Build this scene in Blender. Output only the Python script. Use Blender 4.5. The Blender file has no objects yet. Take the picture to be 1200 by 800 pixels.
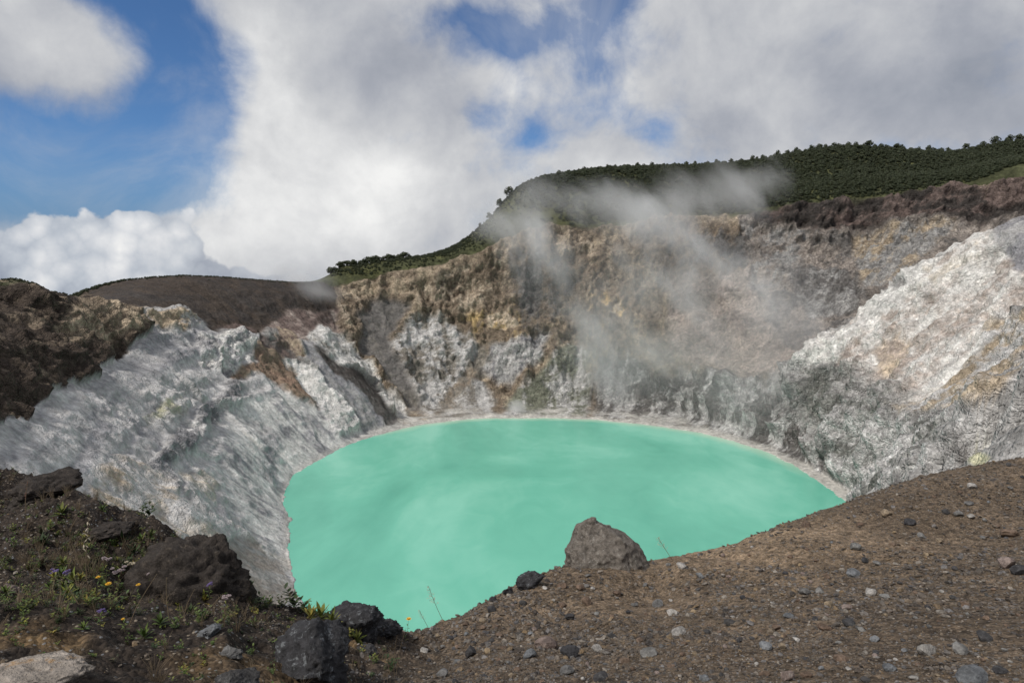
import bpy, bmesh, math, random
import numpy as np
from mathutils import Vector, Matrix, Euler
random.seed(7)
rng = np.random.default_rng(7)
sc = bpy.context.scene
COL = sc.collection

# ------------------------------------------------------------------ camera
EYE = 150.0
PITCH = math.atan(75 / 800)
cP, sP = math.cos(PITCH), math.sin(PITCH)
cam_d = bpy.data.cameras.new('camera')
cam_d.lens = 24.0
cam_d.sensor_width = 36.0
cam_d.clip_start = 0.1
cam_d.clip_end = 120000
cam = bpy.data.objects.new('camera', cam_d)
cam.location = (0, 0, EYE)
cam.rotation_euler = (math.pi / 2 - PITCH, 0, 0)
COL.objects.link(cam)
sc.camera = cam

# ------------------------------------------------------------------ light
SUN_EL, SUN_AZ = 50.0, -130.0          # azimuth clockwise from the view direction
sc.view_settings.view_transform = 'Standard'
sc.view_settings.look = 'None'
sc.view_settings.exposure = 0.0
sc.view_settings.gamma = 1.0
sun_d = bpy.data.lights.new('sun', 'SUN')
sun_d.energy = 3.0
sun_d.angle = math.radians(10)
sun_d.color = (1.0, 0.955, 0.9)
sun = bpy.data.objects.new('sun', sun_d)
_e, _a = math.radians(SUN_EL), math.radians(SUN_AZ)
sun_dir = Vector((math.sin(_a) * math.cos(_e), math.cos(_a) * math.cos(_e), math.sin(_e)))
sun.rotation_euler = sun_dir.to_track_quat('Z', 'Y').to_euler()
COL.objects.link(sun)
sc.cycles.volume_bounces = 3
sc.cycles.volume_step_rate = 1.6
sc.cycles.max_bounces = 6
sc.cycles.diffuse_bounces = 3
sc.cycles.transparent_max_bounces = 12
sc.cycles.volume_max_steps = 256
sc.cycles.use_denoising = True


class NT:
    """small helper for node trees"""
    def __init__(self, tree):
        self.t = tree
        self.L = tree.links

    def n(self, typ, **kw):
        nd = self.t.nodes.new(typ)
        for k, v in kw.items():
            setattr(nd, k, v)
        return nd

    def inp(self, sock, v):
        if isinstance(v, bpy.types.NodeSocket):
            self.L.new(v, sock)
        elif v is not None:
            sock.default_value = v

    def m(self, op, a, b=None, c=None, clamp=False):
        nd = self.n('ShaderNodeMath', operation=op, use_clamp=clamp)
        self.inp(nd.inputs[0], a)
        self.inp(nd.inputs[1], b)
        self.inp(nd.inputs[2], c)
        return nd.outputs[0]

    def vm(self, op, a, b=None, s=None):
        nd = self.n('ShaderNodeVectorMath', operation=op)
        self.inp(nd.inputs[0], a)
        if b is not None:
            self.inp(nd.inputs[1], b)
        if s is not None:
            self.inp(nd.inputs[3], s)
        return nd.outputs['Value'] if op in ('LENGTH', 'DISTANCE', 'DOT_PRODUCT') else nd.outputs[0]

    def noise(self, vec, scale, detail=6, rough=0.55, dist=0.0, col=False):
        nd = self.n('ShaderNodeTexNoise')
        nd.inputs['Scale'].default_value = scale
        nd.inputs['Detail'].default_value = detail
        nd.inputs['Roughness'].default_value = rough
        nd.inputs['Distortion'].default_value = dist
        if vec is not None:
            self.L.new(vec, nd.inputs['Vector'])
        return nd.outputs['Color' if col else 'Fac']

    def vor(self, vec, scale, feature='F1', out='Distance', rnd=1.0):
        nd = self.n('ShaderNodeTexVoronoi', feature=feature)
        nd.inputs['Scale'].default_value = scale
        nd.inputs['Randomness'].default_value = rnd
        self.L.new(vec, nd.inputs['Vector'])
        return nd.outputs[out]

    def ss(self, x, lo, hi, a=0.0, b=1.0):
        nd = self.n('ShaderNodeMapRange', interpolation_type='SMOOTHSTEP')
        self.inp(nd.inputs[0], x)
        for i, v in enumerate((lo, hi, a, b)):
            nd.inputs[i + 1].default_value = v
        return nd.outputs[0]

    def mix(self, f, a, b, blend='MIX'):
        nd = self.n('ShaderNodeMix', data_type='RGBA', blend_type=blend)
        self.inp(nd.inputs[0], f)
        for s, v in ((nd.inputs[6], a), (nd.inputs[7], b)):
            if isinstance(v, tuple) and len(v) == 3:
                v = v + (1.0,)
            self.inp(s, v)
        return nd.outputs[2]

    def ramp(self, f, stops):
        nd = self.n('ShaderNodeValToRGB')
        cr = nd.color_ramp
        while len(cr.elements) < len(stops):
            cr.elements.new(0.5)
        while len(cr.elements) > max(1, len(stops)):
            cr.elements.remove(cr.elements[-1])
        for e, (p, c) in zip(cr.elements, stops):
            e.position = p
            e.color = tuple(c) + (1.0,)
        self.L.new(f, nd.inputs[0])
        return nd.outputs[0]


# ------------------------------------------------------------------ sky
def pix_angles(px, py):
    cx, cy = (px - 600) / 800, (400 - py) / 800
    d = (cx, cP + cy * sP, -sP + cy * cP)
    return math.atan2(d[0], d[1]), math.atan2(d[2], math.hypot(d[0], d[1]))


world = bpy.data.worlds.new('World')
sc.world = world
world.use_nodes = True
wt = NT(world.node_tree)
for nd in list(world.node_tree.nodes):
    world.node_tree.nodes.remove(nd)
w_out = wt.n('ShaderNodeOutputWorld')
w_bg = wt.n('ShaderNodeBackground')
w_bg.inputs['Strength'].default_value = 0.1
sky = wt.n('ShaderNodeTexSky', sky_type='NISHITA')
sky.sun_disc = False
sky.sun_elevation = math.radians(SUN_EL)
sky.sun_rotation = math.radians(SUN_AZ)
sky.altitude = 1500
sky.air_density = 1.0
sky.dust_density = 0.4
sky.ozone_density = 1.6
tc = wt.n('ShaderNodeTexCoord').outputs['Generated']
sep = wt.n('ShaderNodeSeparateXYZ')
wt.L.new(tc, sep.inputs[0])
X, Y, Z = sep.outputs
AZ = wt.m('ARCTAN2', X, Y)
EL = wt.m('ARCSINE', Z)
warp = wt.noise(tc, 2.6, 3, 0.5, col=True)
wv = wt.vm('SCALE', wt.vm('SUBTRACT', warp, (0.5, 0.5, 0.5)), s=0.26)
sep2 = wt.n('ShaderNodeSeparateXYZ')
wt.L.new(wv, sep2.inputs[0])
AZw = wt.m('ADD', AZ, sep2.outputs[0])
ELw = wt.m('ADD', EL, wt.m('MULTIPLY', sep2.outputs[1], 0.7))


def blob(px, py, rx, ry, w, az=None, el=None):
    """a soft patch of sky round a direction; radii in pixels of the photograph"""
    a0, e0 = pix_angles(px, py)
    dx = wt.m('DIVIDE', wt.m('SUBTRACT', az or AZw, a0), rx / 800)
    dy = wt.m('DIVIDE', wt.m('SUBTRACT', el or ELw, e0), ry / 800)
    r2 = wt.m('ADD', wt.m('MULTIPLY', dx, dx), wt.m('MULTIPLY', dy, dy))
    return wt.m('MULTIPLY', wt.m('EXPONENT', wt.m('MULTIPLY', r2, -1.0)), w)


def total(items):
    s = items[0]
    for i in items[1:]:
        s = wt.m('ADD', s, i)
    return s


dirv = wt.vm('ADD', tc, wt.vm('SCALE', wv, s=0.5))
n_big = wt.noise(dirv, 2.3, 9, 0.56)
n_fine = wt.noise(tc, 9.0, 8, 0.6, 0.3)
# cover: positive is cloud, negative is clear blue
cover = total([
    wt.m('MULTIPLY', wt.m('SUBTRACT', n_big, 0.5), 3.6),
    wt.m('MULTIPLY', wt.m('SUBTRACT', n_fine, 0.5), 2.4),
    0.80,
    wt.m('MULTIPLY', wt.m('SUBTRACT', wt.noise(dirv, 5.5, 6, 0.6), 0.5), 2.0),
    blob(190, 150, 100, 130, -1.45), blob(90, 175, 170, 50, -1.1), blob(275, 95, 60, 58, -1.15), blob(215, 15, 42, 50, -.9), blob(232, 262, 40, 34, .9), blob(300, 15, 60, 30, .5),
    blob(60, 215, 190, 38, -0.8),
    blob(30, 60, 110, 44, 1.1), blob(120, 72, 70, 26, .75), blob(85, 15, 70, 22, .5), blob(330, 20, 90, 60, 0.5), blob(410, 255, 165, 100, 1.7), blob(420, 90, 110, 60, .5),
    blob(575, 45, 38, 24, -1.35), blob(665, 45, 50, 30, -1.0), blob(525, 20, 34, 14, -.7), blob(720, 10, 50, 14, -.6),
    blob(470, 168, 24, 18, -0.95), blob(610, 160, 50, 16, -0.7), blob(765, 138, 26, 14, -0.8), blob(540, 205, 40, 30, -0.5),
    blob(950, 90, 280, 130, 0.5), blob(1130, 175, 60, 14, -0.5),
])
c_mask = wt.m('MAXIMUM', wt.ss(cover, -0.3, 1.1), wt.m('MULTIPLY', wt.ss(wt.noise(dirv, 4.2, 7, .62, .6), .40, .72), .38))
shade = total([
    0.53,
    wt.m('MULTIPLY', wt.m('SUBTRACT', wt.noise(dirv, 3.2, 8, 0.55), 0.5), 0.95),
    wt.m('MULTIPLY', wt.m('SUBTRACT', wt.noise(dirv, 8.0, 7, 0.6), 0.5), 0.75),
    wt.m('MULTIPLY', wt.m('SUBTRACT', n_fine, 0.5), 0.45),
    blob(420, 250, 140, 80, 0.34), blob(330, 60, 60, 60, .18), blob(70, 60, 90, 30, 0.12), blob(600, 110, 140, 30, 0.2),
    blob(700, 190, 90, 22, .22), blob(1000, 140, 230, 50, -0.2), blob(850, 30, 120, 60, 0.12), blob(330, 330, 60, 40, -0.15), blob(60, 60, 140, 60, -0.22),
    blob(440, 50, 60, 70, -0.12), blob(20, 110, 80, 18, -.1),
])
cl_col = wt.ramp(wt.m('MULTIPLY', shade, 1.0, clamp=True),
                 [(0.0, (2.3, 2.6, 3.2)), (0.35, (3.9, 4.1, 4.6)), (0.65, (5.9, 6.0, 6.2)), (1.0, (9.0, 9.0, 8.9))])
sky_mul = wt.mix(1.0, sky.outputs[0], (0.50, 0.72, 0.95), 'MULTIPLY')
low = wt.mix(wt.ss(EL, 0.20, -0.01), sky_mul, (1.35, 2.35, 3.9))
c1 = wt.mix(c_mask, low, cl_col)
# the low bank of cumulus with firm billowing edges
bil = wt.vor(wt.vm('ADD', tc, wt.vm('SCALE', wt.vm('SUBTRACT', wt.noise(tc, 14, 4, 0.6, col=True), (0.5, 0.5, 0.5)), s=0.06)), 15.0)
bil2 = wt.vor(wt.vm('ADD', tc, wt.vm('SCALE', wt.vm('SUBTRACT', wt.noise(tc, 30, 4, 0.6, col=True), (0.5, 0.5, 0.5)), s=0.03)), 38.0)
bank = total([
    blob(165, 300, 85, 58, 1.25, AZ, EL), blob(20, 320, 110, 48, 1.2, AZ, EL), blob(190, 262, 40, 25, 0.35, AZ, EL), blob(60, 275, 40, 20, 0.2, AZ, EL),
    blob(130, 360, 330, 42, 1.1, AZ, EL), blob(700, 380, 700, 50, .8, AZ, EL),
    wt.m('MULTIPLY', bil, -0.75), wt.m('MULTIPLY', bil2, -0.35), wt.m('MULTIPLY', wt.m('SUBTRACT', n_fine, 0.5), 0.5), wt.ss(EL, 0.03, -0.06),
])
b_mask = wt.ss(bank, 0.30, 0.44)
b_sh = total([wt.m('MULTIPLY', bank, 0.16), wt.m('MULTIPLY', bil, -0.5), wt.m('MULTIPLY', bil2, -0.4),
              0.66, blob(160, 270, 90, 40, 0.25, AZ, EL), blob(110, 350, 200, 24, -0.3, AZ, EL),
              wt.m('MULTIPLY', wt.m('SUBTRACT', wt.noise(tc, 12, 5, 0.6), 0.5), 0.9)])
b_col = wt.ramp(wt.m('MULTIPLY', b_sh, 1.0, clamp=True),
                [(0.0, (2.6, 3.0, 3.8)), (0.4, (5.0, 5.4, 6.0)), (0.75, (7.6, 7.7, 7.9)), (1.0, (9.6, 9.5, 9.3))])
soft_m = blob(430, 290, 150, 110, 1.0, AZ, EL)     # the bank dissolves into soft mist to the right
c2 = wt.mix(wt.m('MULTIPLY', b_mask, wt.m('SUBTRACT', 1.0, wt.m('MULTIPLY', soft_m, 0.9)), clamp=True), c1, b_col)
wt.L.new(c2, w_bg.inputs['Color'])
wt.L.new(w_bg.outputs[0], w_out.inputs['Surface'])


# ------------------------------------------------------------------ numeric helpers
def unproj(px, py, Yd):
    cx, cy = (px - 600) / 800, (400 - py) / 800
    dy, dz = cP + cy * sP, -sP + cy * cP
    t = Yd / dy
    return (cx * t, Yd, EYE + dz * t)


def proj(x, y, z):
    dz = z - EYE
    dep = y * cP - dz * sP
    dep = np.maximum(dep, 0.01)
    return 600 + 800 * x / dep, 400 - 800 * (y * sP + dz * cP) / dep


def on_plane(px, py, z=0.0):
    cx, cy = (px - 600) / 800, (400 - py) / 800
    dy, dz = cP + cy * sP, -sP + cy * cP
    t = (z - EYE) / dz
    return (cx * t, dy * t, z)


def _hash(ix, iy, iz, seed):
    h = (ix.astype(np.int64) * 374761393 + iy.astype(np.int64) * 668265263 + iz.astype(np.int64) * 2147483647 + seed * 974634777) & 0xffffffff
    h = ((h ^ (h >> 13)) * 1274126177) & 0xffffffff
    h = ((h ^ (h >> 16)) * 2246822519) & 0xffffffff
    return ((h >> 8) & 0xffff).astype(np.float32) / 32767.5 - 1.0


def vnoise(x, y, z, seed=0):
    """smooth value noise in about -1..1"""
    x0, y0, z0 = np.floor(x), np.floor(y), np.floor(z)
    fx, fy, fz = (x - x0).astype(np.float32), (y - y0).astype(np.float32), (z - z0).astype(np.float32)
    fx, fy, fz = [f * f * f * (f * (f * 6 - 15) + 10) for f in (fx, fy, fz)]
    x0, y0, z0 = x0.astype(np.int64), y0.astype(np.int64), z0.astype(np.int64)
    c = [_hash(x0 + i, y0 + j, z0 + k, seed) for i in (0, 1) for j in (0, 1) for k in (0, 1)]
    a = [c[i] + (c[i + 1] - c[i]) * fz for i in (0, 2, 4, 6)]
    b0 = a[0] + (a[1] - a[0]) * fy
    b1 = a[2] + (a[3] - a[2]) * fy
    return b0 + (b1 - b0) * fx


ROT = np.array([[0.36, 0.48, -0.8], [-0.8, 0.6, 0.0], [0.48, 0.64, 0.6]])


def fbm(x, y, z, octs=4, seed=0, gain=0.5, ridged=False):
    s = 0
    amp, tot = 1.0, 0
    for o in range(octs):
        n = vnoise(x, y, z, seed + o)
        if ridged:
            n = 1 - 2.2 * np.abs(n)
        s = s + amp * n
        tot += amp
        amp *= gain
        x, y, z = [2.03 * (ROT[i][0] * x + ROT[i][1] * y + ROT[i][2] * z) + 17.3 for i in range(3)]
    return s / tot


def sstep(x, a, b):
    t = np.clip((x - a) / (b - a), 0, 1)
    return t * t * (3 - 2 * t)


class RBF:
    def __init__(self, pts, c, lam=0.0):
        P = np.array(pts, float)
        key = np.round(P[:, :2] / (c * 0.25)).astype(int)
        _, idx = np.unique(key, axis=0, return_index=True)
        P = P[np.sort(idx)]
        self.p, self.c = P[:, :2], c
        n = len(P)
        K = np.sqrt(((self.p[:, None] - self.p[None]) ** 2).sum(-1) + c * c)
        A = np.zeros((n + 3, n + 3))
        A[:n, :n] = K - lam * np.eye(n)
        A[:n, n:] = np.c_[np.ones(n), self.p]
        A[n:, :n] = A[:n, n:].T
        self.w = np.linalg.lstsq(A, np.r_[P[:, 2], 0, 0, 0], rcond=1e-10)[0]

    def __call__(self, x, y):
        sh = x.shape
        x, y = x.ravel(), y.ravel()
        out = np.zeros(x.size)
        n = len(self.p)
        for i in range(0, x.size, 20000):
            xs, ys = x[i:i + 20000, None], y[i:i + 20000, None]
            r = np.sqrt((xs - self.p[None, :, 0]) ** 2 + (ys - self.p[None, :, 1]) ** 2 + self.c ** 2)
            out[i:i + 20000] = r @ self.w[:n] + self.w[n] + self.w[n + 1] * xs[:, 0] + self.w[n + 2] * ys[:, 0]
        return out.reshape(sh)


def densify(line, step):
    out = []
    for a, b in zip(line[:-1], line[1:]):
        a, b = np.array(a, float), np.array(b, float)
        n = max(1, int(np.hypot(*(b - a)[:2]) / step))
        out += [tuple(a + (b - a) * k / n) for k in range(n)]
    return out + [tuple(line[-1])]


# ------------------------------------------------------------------ near ground control
NEAR_COLS = [
    (-260, [(1100, 1.5), (800, 2.7), (700, 3.8), (600, 6.0), (505, 10.5)]),
    (-120, [(1100, 1.5), (800, 2.8), (700, 3.9), (612, 6.0), (535, 10)]),
    (0, [(1100, 1.5), (800, 2.9), (700, 4.0), (615, 6.0), (548, 9)]),
    (60, [(1100, 1.5), (800, 2.95), (700, 4.1), (628, 6.0), (561, 8.8)]),
    (100, [(1100, 1.5), (800, 3.0), (700, 4.2), (640, 5.8), (577, 8.5)]),
    (125, [(1100, 1.5), (800, 3.0), (700, 4.2), (640, 5.9), (592, 8.2)]),
    (180, [(1100, 1.5), (800, 3.1), (700, 4.4), (650, 6.0), (603, 8.0)]),
    (240, [(1100, 1.5), (800, 3.2), (720, 4.5), (690, 5.6), (655, 7.2)]),
    (290, [(1100, 1.5), (800, 3.3), (745, 4.4), (722, 5.2), (700, 6.2)]),
    (350, [(1100, 1.5), (800, 3.5), (760, 4.4), (735, 5.3), (712, 6.3)]),
    (420, [(1100, 1.5), (800, 3.9), (775, 4.7), (750, 5.6), (728, 6.8)]),
    (480, [(1100, 1.5), (800, 4.3), (780, 5.2), (760, 6.3), (742, 8)]),
    (540, [(1100, 1.5), (800, 4.4), (770, 5.6), (745, 7), (721, 8.8)]),
    (600, [(1100, 1.5), (800, 4.4), (760, 5.8), (720, 7.5), (687, 9.5)]),
    (650, [(1100, 1.5), (800, 4.3), (755, 5.8), (710, 7.8), (666, 10.4)]),
    (700, [(1100, 1.5), (800, 4.2), (750, 5.8), (700, 8), (656, 11)]),
    (760, [(1100, 1.5), (800, 4.0), (740, 6), (690, 8.5), (657, 11.5)]),
    (850, [(1100, 1.5), (800, 3.8), (730, 6), (690, 8), (640, 12.5)]),
    (920, [(1100, 1.5), (800, 3.7), (720, 6), (660, 9), (613, 13)]),
    (1000, [(1100, 1.5), (800, 3.6), (710, 6), (650, 9), (585, 14)]),
    (1080, [(1100, 1.5), (800, 3.5), (700, 6.2), (630, 10), (557, 15)]),
    (1150, [(1100, 1.5), (800, 3.4), (690, 6.4), (610, 10.5), (543, 16)]),
    (1200, [(1100, 1.5), (800, 3.3), (680, 6.5), (600, 10.5), (536, 16.5)]),
    (1340, [(1100, 1.5), (800, 3.2), (660, 6.5), (580, 11), (520, 18)]),
    (1480, [(1100, 1.5), (800, 3.2), (640, 6.5), (565, 11), (508, 19)]),
]
EDGE_PX = np.array([c[0] for c in NEAR_COLS], float)
EDGE_PY = np.array([c[1][-1][0] for c in NEAR_COLS], float)


def dep_of(px, py):
    cx, cy = (px - 600) / 800, (400 - py) / 800
    return (sP - cy * cP) / (cP + cy * sP)


def under_edge(px, Yd, drop):
    """a point hidden below the line of sight that grazes the near edge"""
    py = float(np.interp(px, EDGE_PX, EDGE_PY))
    p = unproj(px, py, Yd)
    return (p[0], p[1], p[2] - drop)


near_pts = []
for j in range(5):
    near_pts += densify([unproj(px, *L[j]) for px, L in NEAR_COLS], 1.0)
for px in range(-260, 1490, 35):
    py = float(np.interp(px, EDGE_PX, EDGE_PY))
    Ye = float(np.interp(px, EDGE_PX, [c[1][-1][1] for c in NEAR_COLS]))
    for dY, dr in ((0.8, .45), (2.0, 1.6), (5.0, 4.2), (10, 7.5), (20, 11), (34, 14)):
        near_pts.append(under_edge(px, Ye + dY, dr))
for x in np.arange(-14, 15, 4):
    for y in (-14, -8, -4, -0.8):
        near_pts.append((x, y, EYE - 1.62 + 0.04 * y + 0.02 * abs(x)))
NEAR = RBF(near_pts, 0.5, 0.01)

# ------------------------------------------------------------------ crater control
far_pts = []


def pl(pts, step=14, dz=0):
    far_pts.extend([(a, b, c + dz) for a, b, c in densify([unproj(*p) for p in pts], step)])


SHORE_PX = [(349, 697), (344, 680), (341, 664), (337, 650), (340, 635), (338, 622), (341, 610), (336, 598), (332, 588), (333, 575), (345, 556), (365, 544), (400, 525), (425, 515),
            (450, 508), (490, 498), (540, 492), (570, 490), (600, 490), (650, 490), (700, 492), (760, 498), (820, 507), (860, 517), (900, 530), (930, 545), (960, 565), (992, 588)]
shore = [on_plane(*p) for p in SHORE_PX]
near_shore = []
for px in (1000, 960, 900, 850, 760, 680, 600, 540, 480, 430, 390):
    py = float(np.interp(px, EDGE_PX, EDGE_PY))
    Yd = 128 / dep_of(px, py)
    near_shore.append((unproj(px, py, Yd)[0], Yd, 0.0))
near_shore.append((-88, 285, 0.0))
shore_loop = densify(shore + near_shore + [shore[0]], 9)
far_pts += shore_loop
for p in densify(shore[13:], 12):
    d_ = np.array(p[:2]) - np.array((35.0, 500.0))
    d_ /= np.hypot(*d_)
    far_pts.append((p[0] + d_[0] * 11, p[1] + d_[1] * 11, 2.4))
LC = np.array([35.0, 500.0])
for p in shore_loop[::2]:
    d = LC - np.array(p[:2])
    L = np.hypot(*d)
    q = np.array(p[:2]) + d / L * 28
    far_pts.append((q[0], q[1], -9.0))
for a in np.linspace(0, 2 * math.pi, 9)[:-1]:
    far_pts.append((LC[0] + 90 * math.cos(a), LC[1] + 110 * math.sin(a), -22.0))
# hidden slope under the near edge
for px in range(-260, 1490, 70):
    for Yd, dr in ((34, 12.5), (60, 16), (100, 20), (140, 20)):
        q = under_edge(px, Yd, dr)
        far_pts.append(q)
    if 300 < px < 900:
        for Yd in (180, 220, 260, 300, 340, 380):
            q = under_edge(px, Yd, 16)
            if q[2] > 10:
                far_pts.append(q)
for x in np.arange(-1300, 1301, 200):          # outer flanks behind the viewer
    for y in (-1200, -800, -450, -200, -60):
        if abs(x) < 300 or y < -300:
            far_pts.append((x, y, EYE - 2 + (y + 60) * 0.3 - max(0, abs(x) - 250) * 0.12))
for s in (-1, 1):
    far_pts += [(s * 60, 0, 146), (s * 200, 0, 140), (s * 200, 80, 142)]

# left side: the wall rises from the shore at about 40 degrees; depths follow from that
SHA = np.array(densify(shore + [on_plane(360, 730), on_plane(375, 790)], 6))[:, :2]
if SHA[0, 1] < 0:
    SHA = SHA[1:]


RSH = np.array(densify(shore[20:] + near_shore[:5], 6))[:, :2]


def wall_pt(px, py, k=1.0):
    cx, cy = (px - 600) / 800, (400 - py) / 800
    dy, dz = cP + cy * sP, -sP + cy * cP
    for Yd in np.arange(150, 900, 2.0):
        t = Yd / dy
        x_, z_ = cx * t, EYE + dz * t
        if px < 600:
            dd = np.hypot(SHA[:, 0] - x_, SHA[:, 1] - Yd).min()
            g_ = .86 * min(dd, 140) + .72 * max(0, dd - 140)
        else:
            dd = np.hypot(RSH[:, 0] - x_, RSH[:, 1] - Yd).min()
            g_ = 1.45 * min(dd, 34) + .88 * max(0, dd - 34)
        g_ = g_ * k
        if z_ <= g_ and abs(x_) > 60 and (px < 600 or x_ > 190):
            return (px, py, Yd)
    return (px, py, 900)


def wl(pts, step=14, k=1.0):
    pl([wall_pt(*p, k) for p in pts], step)


pl([(-260, 332, 340), (-120, 326, 385), (0, 330, 430), (20, 329, 437), (45, 334, 455), (75, 344, 482), (92, 348, 500)])
pl([(-260, 345, 375), (-120, 342, 415), (0, 345, 460), (30, 345, 470), (60, 352, 490)])
pl([(-120, 360, 480), (0, 365, 520), (40, 366, 530)])
wl([(-260, 460), (-120, 430), (0, 410), (60, 395), (110, 385), (140, 385)], 20, 1.02)
wl([(-260, 540), (-120, 520), (0, 498), (45, 474), (90, 447), (140, 418), (170, 396), (205, 380)], 14, 1.0)
wl([(-120, 600), (0, 560), (100, 575), (120, 592)])
wl([(0, 530), (80, 520), (150, 480), (220, 430), (270, 412)], 20)
wl([(80, 580), (150, 550), (200, 520), (250, 480), (290, 450)], 20)
wl([(150, 600), (200, 650), (250, 550), (300, 500), (340, 460)], 20, .98)
wl([(215, 625), (260, 620), (290, 590)], 20, .9)
wl([(270, 690), (290, 655), (300, 640)], 12, .8)
for px, py, Yd in [(-120, 362, 560), (0, 372, 600), (60, 366, 640), (-120, 385, 800), (0, 390, 850)]:
    far_pts.append(unproj(px, py, Yd))
# dark hump behind and its foot
pl([(80, 352, 600), (92, 345, 615), (110, 338, 635), (140, 330, 655), (180, 325, 680), (215, 323, 700), (260, 325, 735), (300, 328, 770), (340, 331, 810), (385, 334, 850)])
pl([(60, 364, 700), (140, 352, 750), (215, 350, 790), (300, 352, 860), (385, 350, 950)], 30)
pl([(-120, 420, 1000), (100, 400, 1050), (300, 380, 1150)], 60)
wl([(165, 362), (190, 362), (215, 363), (240, 380), (262, 395), (290, 390), (307, 387)], 14, 1.0)
# slopes between the grey cliff and the lake, left of the far end
wl([(307, 388), (330, 405), (350, 420), (375, 450), (400, 475)], 14, .95)
wl([(345, 440), (375, 475), (395, 505)], 14, .85)
wl([(325, 368), (352, 378), (372, 392)], 14, .9)
pl([(365, 405, 690), (400, 430, 700), (440, 470, 690), (462, 492, 690)])
pl([(385, 385, 780), (420, 420, 775), (445, 455, 760), (480, 485, 745)])
# central cliff
pl([(388, 336, 850), (440, 326, 870), (480, 320, 880), (520, 311, 890), (550, 300, 897), (580, 288, 905), (610, 276, 912), (640, 266, 920), (690, 270, 925), (730, 262, 930), (800, 252, 925), (860, 252, 905), (880, 250, 900)])
pl([(400, 370, 815), (450, 370, 850), (520, 360, 870), (600, 350, 878), (700, 345, 880), (780, 340, 870), (850, 340, 830)])
pl([(450, 410, 800), (500, 420, 820), (560, 415, 840), (600, 415, 830), (680, 415, 835), (740, 420, 820), (800, 410, 780), (860, 410, 745)])
pl([(470, 455, 765), (520, 470, 775), (560, 465, 788), (620, 455, 795), (700, 460, 790), (760, 462, 765), (820, 455, 720), (870, 450, 680)])
pl([(620, 478, 765), (700, 478, 770), (800, 485, 715), (880, 490, 640), (920, 500, 600), (950, 520, 560)])
# green rim and hill behind
pl([(385, 322, 885), (400, 313, 895), (450, 306, 905), (500, 301, 915), (530, 294, 925), (560, 277, 935), (580, 257, 945), (597, 234, 955), (612, 219, 965), (640, 211, 980), (680, 206, 1000)])
pl([(680, 206, 1000), (740, 203, 1010), (800, 201, 1020), (860, 196, 1030), (900, 190, 1030), (940, 183, 1030), (980, 176, 1030), (1020, 174, 1030), (1060, 179, 1030), (1100, 182, 1030), (1140, 180, 1035), (1170, 172, 1035), (1200, 168, 1040), (1300, 158, 1050), (1450, 150, 1060)])
pl([(640, 240, 945), (700, 240, 955), (800, 228, 965), (900, 218, 960), (1000, 205, 960), (1100, 203, 960), (1200, 188, 970), (1400, 175, 980)], 25)
pl([(385, 335, 1000), (500, 318, 1030), (560, 300, 1060), (612, 240, 1100), (700, 220, 1150), (900, 205, 1170), (1100, 195, 1170), (1400, 170, 1180)], 40)
pl([(385, 370, 1300), (600, 320, 1350), (900, 280, 1380), (1400, 260, 1380)], 80)
# right wall under the dark cap
pl([(880, 250, 900), (920, 244, 895), (960, 240, 890), (1000, 236, 885), (1050, 230, 880), (1100, 222, 872), (1120, 219, 868), (1150, 219, 860), (1200, 209, 850), (1300, 195, 850), (1450, 185, 850)])
pl([(880, 285, 880), (950, 278, 872), (1050, 262, 855), (1130, 255, 840), (1200, 245, 830), (1350, 235, 830)])
pl([(880, 330, 835), (950, 320, 825), (1020, 310, 812), (1080, 300, 800), (1130, 285, 795)])
pl([(900, 380, 760), (950, 370, 765), (1000, 360, 760), (1050, 345, 745)])
pl([(890, 420, 715), (920, 415, 705), (945, 410, 690)])
pl([(890, 465, 660), (920, 460, 645)])
# hollow behind the white spur
for px, Yd, z in [(960, 690, 70), (1000, 695, 86), (1060, 695, 108), (1150, 685, 132), (1250, 680, 150), (1400, 670, 170)]:
    p = unproj(px, 400, Yd)
    far_pts.append((p[0], Yd, z))
# white spur crest and faces
pl([(938, 434, 606), (950, 420, 606), (970, 399, 606), (990, 383, 606), (1020, 371, 604), (1048, 350, 602), (1062, 336, 600), (1082, 314, 596), (1100, 301, 592), (1125, 288, 586), (1150, 275, 578), (1200, 254, 562), (1300, 225, 545), (1450, 210, 530)])
wl([(1000, 425), (1040, 400), (1100, 365), (1160, 330), (1200, 310), (1350, 290)], 18)
wl([(1000, 455), (1050, 435), (1100, 412), (1150, 380), (1200, 355), (1350, 340)], 18)
wl([(1010, 480), (1060, 470), (1100, 455), (1150, 435), (1200, 415), (1350, 400)], 18)
wl([(975, 520), (1010, 520), (1060, 515), (1100, 505), (1150, 490), (1200, 475), (1350, 460)], 18)
wl([(1020, 575), (1050, 560), (1100, 545), (1150, 532), (1200, 520), (1350, 510)], 18)
CR = RBF(far_pts, 5.0, 0.02)

GX0, GX1, GY0, GY1, GS = -1420, 1420, -20, 1440, 5.0
gx = np.arange(GX0, GX1 + 1, GS)
gy = np.arange(GY0, GY1 + 1, GS)
GXX, GYY = np.meshgrid(gx, gy)
CRG = CR(GXX, GYY)


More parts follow.
